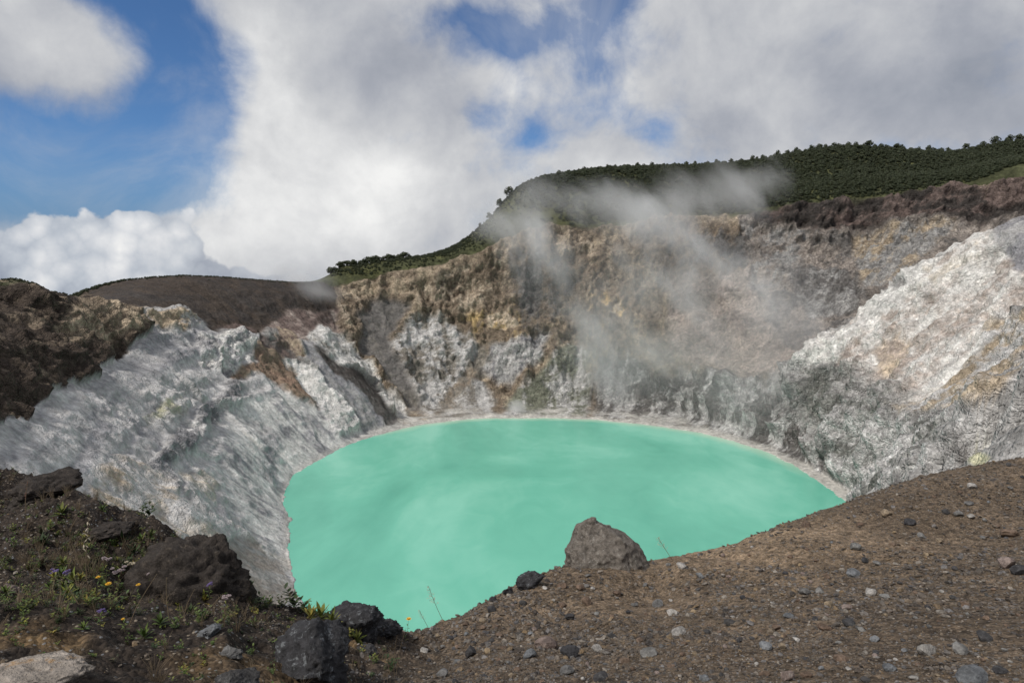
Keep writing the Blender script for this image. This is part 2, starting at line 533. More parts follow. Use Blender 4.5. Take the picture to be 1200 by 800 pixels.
def crater_z(x, y):
    u = (x - GX0) / GS
    v = (y - GY0) / GS
    i = np.clip(np.floor(u).astype(int), 1, len(gx) - 3)
    j = np.clip(np.floor(v).astype(int), 1, len(gy) - 3)
    fu, fv = u - i, v - j

    def w(t):
        return (-.5 * t + t * t - .5 * t ** 3, 1 - 2.5 * t * t + 1.5 * t ** 3, .5 * t + 2 * t * t - 1.5 * t ** 3, -.5 * t * t + .5 * t ** 3)
    wu, wv_ = w(fu), w(fv)
    s = 0
    for b in range(4):
        r = 0
        for a in range(4):
            r = r + wu[a] * CRG[j + b - 1, i + a - 1]
        s = s + wv_[b] * r
    return s


# ------------------------------------------------------------------ object helpers
def tag(o, label=None, cat=None, group=None, kind=None):
    if label: o['label'] = label
    if cat: o['category'] = cat
    if group: o['group'] = group
    if kind: o['kind'] = kind
    return o


def np_mesh(name, verts, faces, smooth=True, attrs=None):
    me = bpy.data.meshes.new(name)
    verts = np.asarray(verts, np.float32)
    faces = np.asarray(faces, np.int32)
    k = faces.shape[1]
    me.vertices.add(len(verts))
    me.vertices.foreach_set('co', verts.ravel())
    me.loops.add(faces.size)
    me.loops.foreach_set('vertex_index', faces.ravel())
    me.polygons.add(len(faces))
    me.polygons.foreach_set('loop_start', np.arange(0, faces.size, k, dtype=np.int32))
    me.polygons.foreach_set('loop_total', np.full(len(faces), k, np.int32))
    me.polygons.foreach_set('use_smooth', np.full(len(faces), smooth))
    me.update(calc_edges=True)
    for an, (typ, arr) in (attrs or {}).items():
        a = me.attributes.new(an, typ, 'POINT')
        arr = np.asarray(arr, np.float32)
        if typ == 'FLOAT_COLOR':
            arr = np.c_[arr, np.ones(len(arr), np.float32)]
            a.data.foreach_set('color', arr.astype(np.float32).ravel())
        elif typ == 'FLOAT_VECTOR':
            a.data.foreach_set('vector', arr.ravel())
        else:
            a.data.foreach_set('value', arr.ravel())
    return me


def link(name, me, mat=None, parent=None):
    o = bpy.data.objects.new(name, me)
    if mat is not None and not len(me.materials):
        me.materials.append(mat)
    if parent is not None:
        o.parent = parent
    COL.objects.link(o)
    return o


def grid_faces(nr, nc, keep=None):
    idx = np.arange(nr * nc).reshape(nr, nc)
    f = np.stack([idx[:-1, :-1], idx[:-1, 1:], idx[1:, 1:], idx[1:, :-1]], -1).reshape(-1, 4)
    if keep is not None:
        kk = keep.ravel()
        f = f[kk[f].any(1)]
    return f


def compact(verts, faces, attrs):
    used = np.zeros(len(verts), bool)
    used[faces.ravel()] = True
    remap = np.cumsum(used) - 1
    return verts[used], remap[faces], {k: (t, a[used]) for k, (t, a) in attrs.items()}


def new_mat(name):
    m = bpy.data.materials.new(name)
    m.use_nodes = True
    nt = NT(m.node_tree)
    b = m.node_tree.nodes['Principled BSDF']
    return m, nt, b


# ------------------------------------------------------------------ rock colours
C = dict(
    white=(.70, .68, .64), cream=(.56, .50, .41), light=(.53, .515, .495), mid=(.32, .31, .295), blue=(.32, .315, .32), dblue=(.21, .208, .215),
    char=(.060, .052, .047), dark=(.15, .14, .13), dbrown=(.068, .053, .042), brown=(.225, .178, .13), tan=(.42, .34, .245), ltan=(.55, .455, .345), ochre=(.52, .38, .19),
    rust=(.27, .185, .135), red=(.16, .12, .105), pink=(.40, .335, .29), olive=(.20, .205, .155), green=(.060, .064, .032), gscree=(.22, .20, .17),
    dgreen=(.20, .20, .18), sulf=(.52, .50, .34), lilac=(.24, .235, .245), beach=(.47, .45, .41), grscr=(.31, .27, .235))
# (polygon, depth range, colour A, colour B, balance, edge softness px, crag amount, strata amount)
PATCH = [
    # central cliff
    ([(385, 330), (560, 290), (600, 262), (700, 262), (880, 245), (900, 330), (900, 520), (480, 510), (380, 400)], (600, 990), 'tan', 'brown', .42, 8, 1.0, 0),
    ([(385, 336), (500, 318), (560, 300), (545, 330), (480, 345), (420, 352), (388, 352)], (700, 990), 'brown', 'tan', .45, 5, .9, .2),
    ([(390, 352), (470, 345), (480, 365), (440, 395), (395, 385)], (700, 990), 'ltan', 'brown', .45, 6, 1.0, 0),
    ([(500, 335), (560, 305), (600, 290), (600, 350), (540, 372), (510, 372), (490, 355)], (700, 990), 'ltan', 'brown', .5, 8, 1.1, 0),
    ([(540, 372), (600, 355), (620, 392), (600, 400), (550, 400), (520, 380)], (700, 990), 'ochre', 'brown', .38, 14, .9, 0),
    ([(568, 372), (592, 366), (604, 380), (590, 386), (572, 384)], (700, 990), 'ltan', 'ochre', .8, 3, .9, 0),
    ([(600, 300), (650, 290), (680, 330), (640, 400), (612, 390), (600, 340)], (700, 990), 'brown', 'dark', .55, 7, 1.0, 0),
    ([(640, 268), (690, 272), (700, 300), (740, 350), (700, 390), (690, 330), (650, 300)], (700, 990), 'ltan', 'brown', .45, 6, 1.1, 0),
    ([(435, 350), (480, 355), (470, 375), (455, 395), (472, 430), (497, 478), (480, 484), (455, 450), (425, 410), (415, 375)], (650, 990), 'gscree', 'dark', .3, 9, .3, 0),
    ([(482, 372), (505, 368), (545, 385), (566, 420), (545, 470), (505, 492), (492, 474), (470, 430), (458, 405)], (650, 990), 'light', 'gscree', .52, 10, .7, .3),
    ([(505, 495), (560, 410), (600, 398), (590, 420), (555, 450), (522, 492)], (650, 990), 'gscree', 'brown', .6, 5, .5, 0),
    ([(566, 434), (580, 410), (612, 396), (645, 392), (634, 425), (602, 446), (582, 446)], (650, 990), 'light', 'dblue', .5, 9, .9, 0),
    ([(518, 489), (562, 446), (582, 470), (576, 490)], (650, 990), 'light', 'gscree', .52, 8, .6, 0),
    ([(590, 492), (600, 460), (640, 430), (668, 400), (700, 420), (690, 492)], (650, 990), 'olive', 'light', .62, 8, 1.0, 0),
    ([(690, 345), (720, 340), (745, 380), (742, 420), (712, 460), (690, 450), (700, 400)], (650, 990), 'ochre', 'brown', .36, 13, 1.0, 0),
    ([(703, 348), (716, 352), (712, 364), (705, 358)], (650, 990), 'ochre', 'ochre', 1, 2, .8, 0),
    ([(718, 368), (726, 352), (733, 362), (728, 374)], (650, 990), 'ltan', 'ochre', .8, 2, .8, 0),
    ([(700, 425), (735, 415), (770, 440), (880, 440), (940, 480), (985, 590), (900, 525), (800, 500), (700, 492)], (480, 900), 'dark', 'light', .56, 16, 1.1, 0),
    ([(740, 270), (900, 260), (900, 330), (780, 330)], (700, 990), 'brown', 'dark', .5, 10, .9, 0),
    ([(780, 330), (900, 320), (960, 375), (935, 440), (860, 445), (790, 420)], (600, 900), 'grscr', 'pink', .5, 10, .8, 0),
    # right wall
    ([(865, 250), (1330, 190), (1330, 330), (1060, 345), (990, 385), (935, 415), (900, 380), (875, 320)], (660, 1000), 'grscr', 'dark', .62, 5, 1.1, .3),
    ([(870, 262), (950, 275), (940, 330), (880, 345), (868, 300)], (660, 1000), 'mid', 'grscr', .5, 8, .8, .2),
    ([(915, 320), (990, 318), (1015, 350), (1000, 372), (950, 380), (930, 350)], (660, 1000), 'dark', 'mid', .72, 8, 1.0, 0),
    ([(1000, 270), (1120, 265), (1060, 330), (1010, 345)], (660, 1000), 'mid', 'tan', .55, 10, 1.2, 0),
    ([(868, 248), (1120, 216), (1330, 190), (1330, 250), (1150, 268), (1110, 262), (1060, 258), (1000, 268), (950, 272), (900, 262)], (660, 1000), 'char', 'red', .55, 8, .8, .5),
    ([(1140, 215), (1330, 190), (1330, 245), (1200, 246), (1155, 248)], (660, 1000), 'red', 'tan', .65, 5, .9, .5),
    # spur
    ([(925, 428), (990, 380), (1060, 338), (1085, 308), (1150, 270), (1340, 195), (1500, 200), (1500, 520), (1120, 600), (985, 600), (930, 480)], (200, 650), 'light', 'dark', .50, 2, 1.0, 0),
    ([(936, 430), (990, 380), (1060, 338), (1085, 308), (1150, 270), (1340, 195), (1340, 330), (1195, 365), (1165, 390), (1120, 452), (1060, 482), (1010, 452), (985, 432)], (200, 650), 'white', 'pink', .62, 7, .65, 0),
    ([(1165, 270), (1260, 230), (1260, 330), (1200, 320), (1180, 295)], (200, 650), 'light', 'lilac', .5, 8, .6, 0),
    ([(1060, 480), (1100, 455), (1122, 430), (1150, 400), (1172, 372), (1182, 372), (1160, 410), (1130, 445), (1108, 465), (1070, 486)], (200, 650), 'white', 'white', .5, 2, .3, 0),
    ([(1085, 318), (1150, 285), (1160, 300), (1120, 330), (1100, 345)], (200, 650), 'cream', 'white', .5, 7, .6, 0),
    ([(1030, 420), (1062, 395), (1066, 420), (1052, 446), (1038, 440)], (200, 650), 'pink', 'ltan', .6, 8, .6, 0),
    ([(940, 436), (1000, 432), (1060, 462), (1075, 500), (1040, 520), (960, 510), (930, 470)], (200, 650), 'dgreen', 'mid', .45, 30, 1.1, 0),
    ([(960, 500), (1100, 495), (1130, 520), (1040, 590), (990, 598)], (200, 650), 'dgreen', 'light', .45, 26, 1.1, 0),
    ([(1110, 455), (1170, 385), (1340, 330), (1340, 400), (1200, 428), (1130, 478), (1070, 492), (1050, 484)], (200, 650), 'tan', 'light', .5, 12, .8, 0),
    ([(1120, 490), (1200, 440), (1340, 410), (1340, 560), (1140, 560)], (200, 650), 'mid', 'light', .5, 8, .65, 0),
    ([(1125, 548), (1145, 520), (1160, 522), (1165, 545)], (200, 650), 'sulf', 'light', .6, 4, .6, 0),
    # dark hump
    ([(70, 350), (110, 335), (215, 310), (392, 325), (392, 400), (355, 392), (322, 380), (307, 388), (264, 396), (240, 382), (215, 363), (160, 363)], (470, 880), 'char', 'dbrown', .5, 2, .22, .3),
    ([(330, 366), (392, 366), (394, 395), (370, 398), (345, 402), (308, 386)], (470, 880), 'red', 'pink', .72, 5, .3, .2),
    ([(245, 376), (292, 382), (307, 388), (264, 396)], (470, 880), 'dbrown', 'red', .7, 2, .3, .8),
    # left cliff
    ([(-260, 540), (-100, 520), (0, 497), (45, 473), (90, 446), (140, 417), (172, 395), (160, 363), (215, 363), (264, 396), (307, 388), (345, 418), (420, 490), (420, 520), (340, 600), (360, 720), (260, 720), (100, 640), (-260, 640)], (100, 650), 'light', 'blue', .70, 5, .14, .7),
    ([(15, 500), (90, 448), (150, 420), (185, 425), (160, 470), (135, 520), (100, 570), (20, 540)], (100, 650), 'blue', 'light', .62, 12, .22, .7),
    ([(160, 410), (185, 385), (262, 392), (262, 402), (225, 425), (180, 440)], (100, 650), 'blue', 'light', .60, 9, .3, 1),
    ([(160, 363), (215, 363), (240, 382), (215, 392), (175, 385)], (100, 650), 'light', 'tan', .5, 4, .7, .6),
    ([(170, 545), (200, 505), (245, 478), (275, 440), (281, 462), (270, 485), (235, 510), (205, 548), (215, 600), (190, 590)], (100, 650), 'dblue', 'light', .62, 10, .5, .6),
    ([(190, 440), (240, 450), (220, 480), (190, 500), (165, 500)], (100, 650), 'light', 'sulf', .8, 10, .4, .5),
    ([(230, 400), (300, 390), (312, 402), (290, 420), (262, 440), (235, 430)], (100, 650), 'white', 'blue', .55, 5, .7, .4),
    ([(280, 470), (345, 450), (400, 500), (400, 520), (342, 560), (330, 600), (338, 640), (300, 630), (270, 590), (255, 540)], (100, 650), 'white', 'lilac', .66, 14, .05, 0),
    ([(100, 560), (150, 530), (190, 560), (240, 600), (280, 640), (262, 690), (180, 640), (110, 600)], (100, 650), 'light', 'tan', .7, 10, .3, .2),
    ([(200, 610), (215, 560), (240, 560), (262, 610), (300, 640), (340, 655), (342, 664), (300, 650), (250, 645)], (100, 650), 'cream', 'light', .45, 8, .3, 0),
    ([(100, 470), (150, 440), (200, 450), (180, 480), (150, 510), (130, 505)], (100, 650), 'light', 'blue', .75, 8, .3, .5),
    ([(302, 500), (318, 512), (328, 545), (325, 575), (312, 560), (306, 530)], (100, 650), 'blue', 'light', .6, 6, .2, 0),
    ([(305, 388), (330, 402), (352, 425), (325, 424), (303, 408)], (300, 700), 'dark', 'red', .6, 2, .3, 0),
    ([(303, 404), (330, 424), (352, 452), (366, 480), (340, 462), (322, 448), (296, 440), (268, 446), (266, 436), (292, 428)], (300, 700), 'rust', 'brown', .5, 6, .35, 0),
    ([(318, 385), (340, 392), (358, 420), (345, 420), (325, 402)], (300, 760), 'tan', 'red', .55, 3, .4, 0),
    ([(332, 425), (360, 432), (398, 458), (430, 498), (420, 512), (390, 508), (360, 470)], (300, 720), 'white', 'light', .70, 4, .4, 0),
    ([(350, 400), (368, 405), (402, 440), (440, 482), (446, 502), (425, 508), (402, 470), (372, 440)], (300, 760), 'lilac', 'mid', .7, 3, .15, 0),
    ([(362, 404), (400, 428), (438, 452), (462, 485), (468, 496), (448, 500), (430, 474), (392, 440)], (300, 780), 'char', 'dark', .5, 2, .15, 0),
    ([(354, 396), (372, 386), (398, 398), (425, 425), (440, 450), (484, 486), (488, 497), (466, 500), (440, 454), (400, 428), (366, 406)], (300, 800), 'white', 'gscree', .68, 4, .5, 0),
    ([(255, 640), (300, 642), (340, 664), (346, 700), (300, 720), (255, 700)], (100, 400), 'grscr', 'mid', .55, 4, .06, 0),
    # brown shoulder
    ([(-300, 100), (-120, 150), (40, 250), (92, 343), (162, 362), (172, 395), (140, 417), (90, 446), (45, 473), (0, 497), (-300, 560)], (60, 640), 'dbrown', 'brown', .78, 2, .8, .3),
    ([(90, 352), (162, 364), (174, 394), (130, 405), (80, 402), (60, 390)], (200, 600), 'brown', 'tan', .62, 8, .8, .3),
    ([(-260, 300), (20, 318), (45, 328), (45, 338), (0, 334), (-260, 336)], (60, 520), 'green', 'brown', .5, 4, .5, 0),
]
GREEN_POLY = [(385, 336), (440, 326), (500, 316), (550, 300), (580, 288), (610, 276), (640, 266), (700, 268), (760, 258), (860, 252), (960, 240), (1050, 230), (1120, 219), (1150, 219), (1200, 209), (1420, 190), (1420, 0), (385, 0)]


def poly_sd(px, py, poly):
    """signed distance in pixels to a polygon, positive inside"""
    P = np.array(poly, float)
    d2 = np.full(px.shape, 1e12, np.float32)
    ins = np.zeros(px.shape, bool)
    for i in range(len(P)):
        x1, y1 = P[i]
        x2, y2 = P[(i + 1) % len(P)]
        ex, ey = x2 - x1, y2 - y1
        t = np.clip(((px - x1) * ex + (py - y1) * ey) / (ex * ex + ey * ey + 1e-9), 0, 1)
        d2 = np.minimum(d2, (px - x1 - t * ex) ** 2 + (py - y1 - t * ey) ** 2)
        if y1 != y2:
            c = (y1 > py) != (y2 > py)
            ins ^= c & (px < (x2 - x1) * (py - y1) / (y2 - y1) + x1)
    d = np.sqrt(d2)
    return np.where(ins, d, -d)


# ------------------------------------------------------------------ crater terrain
S = np.linspace(-0.96, 0.96, 1020)
rows = np.r_[np.arange(32, 170, 6.0), np.arange(170, 500, 1.05), np.arange(500, 1010, 1.0), np.arange(1010, 1436, 6.0)]
SS, RR = np.meshgrid(S, rows)
xx, yy = SS * RR, RR
zz = crater_z(xx, yy)
e = 3.0
zx = (crater_z(xx + e, yy) - crater_z(xx - e, yy)) / (2 * e)
zy = (crater_z(xx, yy + e) - crater_z(xx, yy - e)) / (2 * e)
near_w = (zz < 14) & (yy > 190) & (yy < 800)
sd_sh = poly_sd(xx[near_w], yy[near_w], np.array(shore_loop)[:, :2])      # + inside the lake
zw = zz[near_w]
sd_sh = sd_sh + 2.4 * fbm(xx[near_w] / 9, yy[near_w] / 9, 0 * zw, 4, 261, .6)
zw = np.where(sd_sh < 0, np.maximum(zw, .5 - .06 * sd_sh), np.minimum(zw, -.3 - .1 * sd_sh))
zz[near_w] = zw
nl = 1 / np.sqrt(1 + zx * zx + zy * zy)
nx, ny, nz = -zx * nl, -zy * nl, nl
sh = xx.shape
x, y, z = xx.ravel(), yy.ravel(), zz.ravel()
nx, ny, nz = nx.ravel(), ny.ravel(), nz.ravel()
slope = 1 - nz
px, py = proj(x, y, z)
dist = y
# warped picture position, so that patches get ragged natural borders
w1 = fbm(x / 22, y / 22, z / 22, 4, 11)
w2 = fbm(x / 22, y / 22, z / 22, 4, 31)
w_amp = 12 * np.clip(600 / dist, .5, 2.0)
wx, wy = px + w1 * w_amp, py + w2 * w_amp * .7
ang = np.arctan2(y - LC[1], x - LC[0])
rad = np.hypot(x - LC[0], y - LC[1])
streak = fbm(ang * 40, rad / 120, z / 160, 4, 5, .62)
blot = fbm(x / 16, y / 16, z / 11, 5, 51, .62)
fine = fbm(x / 3.2, y / 3.2, z / 2.4, 3, 71, .6)
lay = z + 0.05 * x + 6 * fbm(x / 60, y / 60, z / 60, 2, 91)
blot2 = fbm(x / 55, y / 55, z / 38, 3, 61, .5)
strat = fbm(x / 110, y / 110, lay / 4.6, 3, 111, .6)
col = np.tile(np.array(C['mid']), (x.size, 1))
col = col * (1 + .25 * blot[:, None])
crag = np.full(x.size, .6)
strata = np.zeros(x.size)
for poly, (d0, d1), ca, cb, bal, soft, cg, stt in PATCH:
    P = np.array(poly, float)
    sel = np.where((wx > P[:, 0].min() - soft) & (wx < P[:, 0].max() + soft) & (wy > P[:, 1].min() - soft) & (wy < P[:, 1].max() + soft) & (dist > d0) & (dist < d1))[0]
    if not len(sel):
        continue
    m = sstep(poly_sd(wx[sel], wy[sel], poly), -soft * .6, soft * .6)
    f = blot[sel] * .65 + blot2[sel] * .6 + fine[sel] * .35 + streak[sel] * .7 * (1 - .7 * stt) + strat[sel] * 1.3 * stt
    wd = .46 if cg < .7 else .26
    f = sstep(f, (bal - .5) * 1.5 - wd, (bal - .5) * 1.5 + wd)       # 0 -> A, 1 -> B
    c = np.array(C[ca])[None] * (1 - f[:, None]) + np.array(C[cb])[None] * f[:, None]
    c = c * (1 + .09 * fine[sel] + .12 * streak[sel])[:, None]
    col[sel] = col[sel] * (1 - m[:, None]) + c * m[:, None]
    crag[sel] = crag[sel] * (1 - m) + cg * m
    strata[sel] = strata[sel] * (1 - m) + stt * m
# vegetation cover on the rims
veg = np.zeros(x.size)
sel = np.where((dist > 840) & (wx > 370))[0]
veg[sel] = sstep(poly_sd(px[sel] + w1[sel] * 4, py[sel] + w2[sel] * 6, GREEN_POLY), -2, 3)
veg = np.maximum(veg, sstep(dist, 1010, 1050) * (px > 380))
veg = np.maximum(veg, ((dist > 850) & (px <= 390)) * 1.0)
gcol = np.array(C['green'])[None] * (1 + .7 * blot + .4 * fine)[:, None] + np.array((.03, .028, .008))[None] * np.clip(w1 * 2, 0, 1)[:, None]
col = col * (1 - veg[:, None]) + gcol * veg[:, None]
crag *= (1 - .85 * veg)
# beach: pale rim of dried sediment just above the water
bm_ = (1 - sstep(z + 1.6 * w1, 1.2, 3.4)) * (y > 330)
bcol = np.array(C['beach'])[None] * (1 + .15 * fine)[:, None]
wetl = (1 - sstep(z, .15, .7))[:, None]
bcol = bcol * (1 - wetl) + np.array((.50, .50, .43))[None] * wetl
bw = np.where((px > 470), 1.0, .5) * bm_
col = col * (1 - bw[:, None]) + bcol * bw[:, None]
crag *= 1 - .75 * bm_
# relief
shore_f = sstep(z, .3, 9)
gul = fbm(ang * 20 + .5 * w1, rad / 170, z * 0, 3, 205, .5, ridged=True)
gulb = fbm(ang * 8.5 + .9 * w1, rad / 260, z / 300, 2, 225, .5, ridged=True)
gul2 = fbm(ang * 62 + .5 * w1, rad / 70, z / 90, 2, 215, .5, ridged=True)
r1 = fbm(x / 34, y / 34, z / 34, 4, 131, .52, ridged=True)
r2 = fbm(x / 9, y / 9, z / 8, 3, 151, .55, ridged=True)
r3 = fbm(x / 3.1, y / 3.1, z / 2.8, 2, 171, .6)
steep = sstep(slope, .06, .30)
big_ok = (y > 470) | (x < -100)
d = big_ok * 9.0 * gulb * steep * np.clip(crag + .15, 0, 1) + crag * (11.5 * r1 + 5.0 * r2 * (.4 + .6 * steep) + .3 * r3) * (.35 + .65 * steep) + (1.6 + 5.4 * steep) * gul * (.10 + .90 * np.clip(crag, 0, 1) ** 1.5) + 1.3 * gul2 * np.clip(crag, 0.12, 1)
saw = lay / 11.0
saw = saw - np.floor(saw)
d = d + strata * steep * (2.6 * (sstep(saw, 0, .75) - sstep(saw, .75, 1.0) - .4) + .9 * strat)
d = d + .1 * r3 * (1 - veg)
# the skyline and far shore keep their place; nearer parts get smaller relief
d = d * shore_f * np.clip(dist / 520, .28, 1.0) * (1 - .6 * veg)
mpx, mpy = px.reshape(sh), py.reshape(sh)
vis = np.where(RR > 200, mpy, 9999)
skyl = np.minimum.accumulate(vis, axis=0)          # highest line reached so far along each line of sight
total_sky = skyl[-1]
pb = np.clip((mpx - 0) / 4, 0, 400).astype(int)
near_sky = 1 - .8 * np.exp(-((mpy - total_sky[None]) / 14.0) ** 2)
d = d * near_sky.ravel()
bl_white = ((px > 930) & (dist < 600))
d = np.where(bl_white, d * .8, d)
X3 = np.stack([x + nx * d, y + ny * d, z + nz * d], 1)
cellsize = None
keep = (z > -4) | (y < 150)
F = grid_faces(*sh, keep=keep)
V, F, A = compact(X3, F, {'col': ('FLOAT_COLOR', np.clip(col, .01, .8)), 'veg': ('FLOAT', veg), 'crag': ('FLOAT', np.clip(crag, 0, 1))})

rock_mat, nt, bs = new_mat('volcanic_rock')
geo = nt.n('ShaderNodeNewGeometry').outputs['Position']
att = nt.n('ShaderNodeAttribute', attribute_name='col').outputs['Color']
wp = nt.vm('ADD', geo, nt.vm('SCALE', nt.vm('SUBTRACT', nt.noise(geo, .12, 5, .6, col=True), (.5, .5, .5)), s=9.0))
n1 = nt.noise(geo, .35, 7, .62)
n0 = nt.noise(geo, .09, 6, .6)


def cell(scale):
    nd = nt.n('ShaderNodeTexVoronoi')
    nd.inputs['Scale'].default_value = scale
    nt.L.new(wp, nd.inputs['Vector'])
    sc_ = nt.n('ShaderNodeSeparateColor')
    nt.L.new(nd.outputs['Color'], sc_.inputs[0])
    return nd.outputs['Distance'], sc_.outputs[0]


d1_, k1 = cell(.11)
d2_, k2 = cell(.30)
d3_, k3 = cell(.75)
vegf = nt.n('ShaderNodeAttribute', attribute_name='veg').outputs['Fac']
smoothf = nt.n('ShaderNodeAttribute', attribute_name='crag').outputs['Fac']
k = nt.m('MULTIPLY', nt.ss(n1, .3, .7, .76, 1.22), nt.ss(n0, .3, .7, .82, 1.18))
kc = nt.m('MULTIPLY', nt.m('MULTIPLY', nt.ss(k1, 0, 1, .86, 1.14), nt.ss(k2, 0, 1, .82, 1.18)), nt.ss(k3, 0, 1, .84, 1.16))
kc = nt.m('ADD', nt.m('MULTIPLY', kc, smoothf), nt.m('SUBTRACT', 1.0, smoothf), clamp=False)
k = nt.m('MULTIPLY', k, kc)
fl = nt.m('MULTIPLY', nt.m('MULTIPLY', nt.ss(k3, .84, .90), nt.ss(nt.noise(geo, .8, 5, .6), .45, .6)), nt.m('MULTIPLY', smoothf, .8))
k = nt.m('ADD', k, nt.m('MULTIPLY', fl, .45))
c_ = nt.mix(1.0, att, nt.vm('SCALE', (1, 1, 1), s=k), 'MULTIPLY')
nt.L.new(c_, bs.inputs['Base Color'])
bs.inputs['Roughness'].default_value = .95
bs.inputs['Specular IOR Level'].default_value = .15
bp = nt.n('ShaderNodeBump')
bp.inputs['Strength'].default_value = 1.0
bp.inputs['Distance'].default_value = .5
hh = nt.m('ADD', nt.m('MULTIPLY', d1_, -.45), nt.m('ADD', nt.m('MULTIPLY', d2_, -.55), nt.m('MULTIPLY', d3_, -.5)))
hh = nt.m('MULTIPLY', hh, nt.m('ADD', nt.m('MULTIPLY', smoothf, 6.0), .3))
nt.L.new(nt.m('ADD', hh, nt.m('MULTIPLY', n1, 1.8)), bp.inputs['Height'])
nt.L.new(bp.outputs[0], bs.inputs['Normal'])

me = np_mesh('crater_wall', V, F, True, A)
tag(link('crater_wall', me, rock_mat), 'layered grey, white, tan and dark rock walls ringing the turquoise lake', None, None, 'structure')

# ------------------------------------------------------------------ outer flanks and lowland, out to the horizon
ga = np.arange(-1800, 1801, 25.0)
gb = np.arange(-1500, 1900, 25.0)
ox, oy = np.meshgrid(ga, gb)
oz = CR(np.clip(ox, -1400, 1400), np.clip(oy, -1250, 1400))
oz = oz - 0.35 * (np.maximum(0, abs(ox) - 1400) + np.maximum(0, oy - 1400) + np.maximum(0, -1250 - oy)) - 1.5
infan = (oy > 45) & (oy < 1420) & (abs(ox) < .945 * oy)
innear = (abs(ox) < 26) & (oy > -20) & (oy < 60)
Fo = grid_faces(*ox.shape)
bad = (infan | innear).ravel()
Fo = Fo[~bad[Fo].all(1)]
tmp = oz.ravel().copy()
mask_n = ((np.hypot(ox, oy) < 70)).ravel()
tmp[mask_n] -= 9
Vo, Fo, Ao = compact(np.stack([ox.ravel(), oy.ravel(), tmp], 1), Fo, {})
flank_mat, nt, bs = new_mat('flank_ground')
geo = nt.n('ShaderNodeNewGeometry').outputs['Position']
nt.L.new(nt.ramp(nt.noise(geo, .02, 8, .6), [(.35, (.05, .045, .035)), (.6, (.05, .065, .03)), (.8, (.11, .1, .08))]), bs.inputs['Base Color'])
bs.inputs['Roughness'].default_value = 1.0
tag(link('volcano_flank', np_mesh('volcano_flank', Vo, Fo), flank_mat), None, None, None, 'structure')
ang_ = np.linspace(0, 2 * math.pi, 97)[:-1]
cv, radii = [], [(1750, -230), (3000, -520), (6000, -1050), (12000, -1400), (70000, -1420)]
for r_, z_ in radii:
    for a_ in ang_:
        cv.append((r_ * math.cos(a_), 150 + r_ * math.sin(a_), z_))
cf = []
for i in range(len(radii) - 1):
    for j in range(96):
        a, b = i * 96 + j, i * 96 + (j + 1) % 96
        cf.append((a, b, b + 96, a + 96))
tag(link('lowland', np_mesh('lowland', cv, cf), flank_mat), None, None, None, 'structure')

# ------------------------------------------------------------------ lake
lk_mat, nt, bs = new_mat('turquoise_water')
geo = nt.n('ShaderNodeNewGeometry').outputs['Position']
mp = nt.n('ShaderNodeMapping')
mp.inputs['Scale'].default_value = (1, .55, 1)
nt.L.new(geo, mp.inputs[0])
cn = nt.noise(mp.outputs[0], .0085, 5, .5, .8)
cn2 = nt.noise(mp.outputs[0], .05, 4, .5, 1.0)
f = nt.m('ADD', nt.m('MULTIPLY', nt.m('SUBTRACT', cn, .5), 1.0), nt.m('MULTIPLY', nt.m('SUBTRACT', cn2, .5), .18))
base = nt.ramp(nt.m('ADD', f, .5), [(.32, (.115, .41, .30)), (.5, (.155, .50, .365)), (.66, (.24, .60, .455))])
rim = nt.n('ShaderNodeAttribute', attribute_name='rim').outputs['Fac']
base = nt.mix(nt.m('MULTIPLY', nt.ss(nt.m('ADD', rim, nt.m('MULTIPLY', nt.m('SUBTRACT', cn2, .5), .6)), .25, 1.0), .6), base, (.50, .64, .48))
nt.L.new(base, bs.inputs['Base Color'])
bs.inputs['Roughness'].default_value = .22
bs.inputs['IOR'].default_value = 1.33
bs.inputs['Specular IOR Level'].default_value = .35
bp = nt.n('ShaderNodeBump')
bp.inputs['Strength'].default_value = .25
bp.inputs['Distance'].default_value = .25
nt.L.new(nt.noise(geo, .8, 4, .6), bp.inputs['Height'])
nt.L.new(bp.outputs[0], bs.inputs['Normal'])
lx, ly = np.meshgrid(np.arange(-260, 330, 3.0), np.arange(110, 800, 3.0))
sdl = poly_sd(lx, ly, np.array(shore_loop)[:, :2])
rimv = np.clip(1 - sdl / 24, 0, 1) * sstep(ly + .35 * lx, 540, 640)
lz = crater_z(lx, ly)
Fl = grid_faces(*lx.shape, keep=(sdl > -9))
Vl, Fl, Al = compact(np.stack([lx.ravel(), ly.ravel(), 0 * lx.ravel() + .12], 1), Fl, {'rim': ('FLOAT', rimv.ravel())})
tag(link('crater_lake', np_mesh('crater_lake', Vl, Fl, True, Al), lk_mat), 'opaque milky turquoise lake filling the crater', None, None, 'structure')

# ------------------------------------------------------------------ near ground
NS = np.r_[np.linspace(-2.4, -.80, 60)[:-1], np.linspace(-.80, .80, 700), np.linspace(.80, 2.4, 60)[1:]]
nrow = [1.3]
while nrow[-1] < 42:
    r_ = nrow[-1]
    nrow.append(r_ + (0.016 * (r_ / 4) ** 2 + .008 if r_ < 19 else .5))
nrow = np.array(nrow)
nS, nR = np.meshgrid(NS, nrow)


def mound_mask(px_):
    return 1 - sstep(px_, 430, 540)


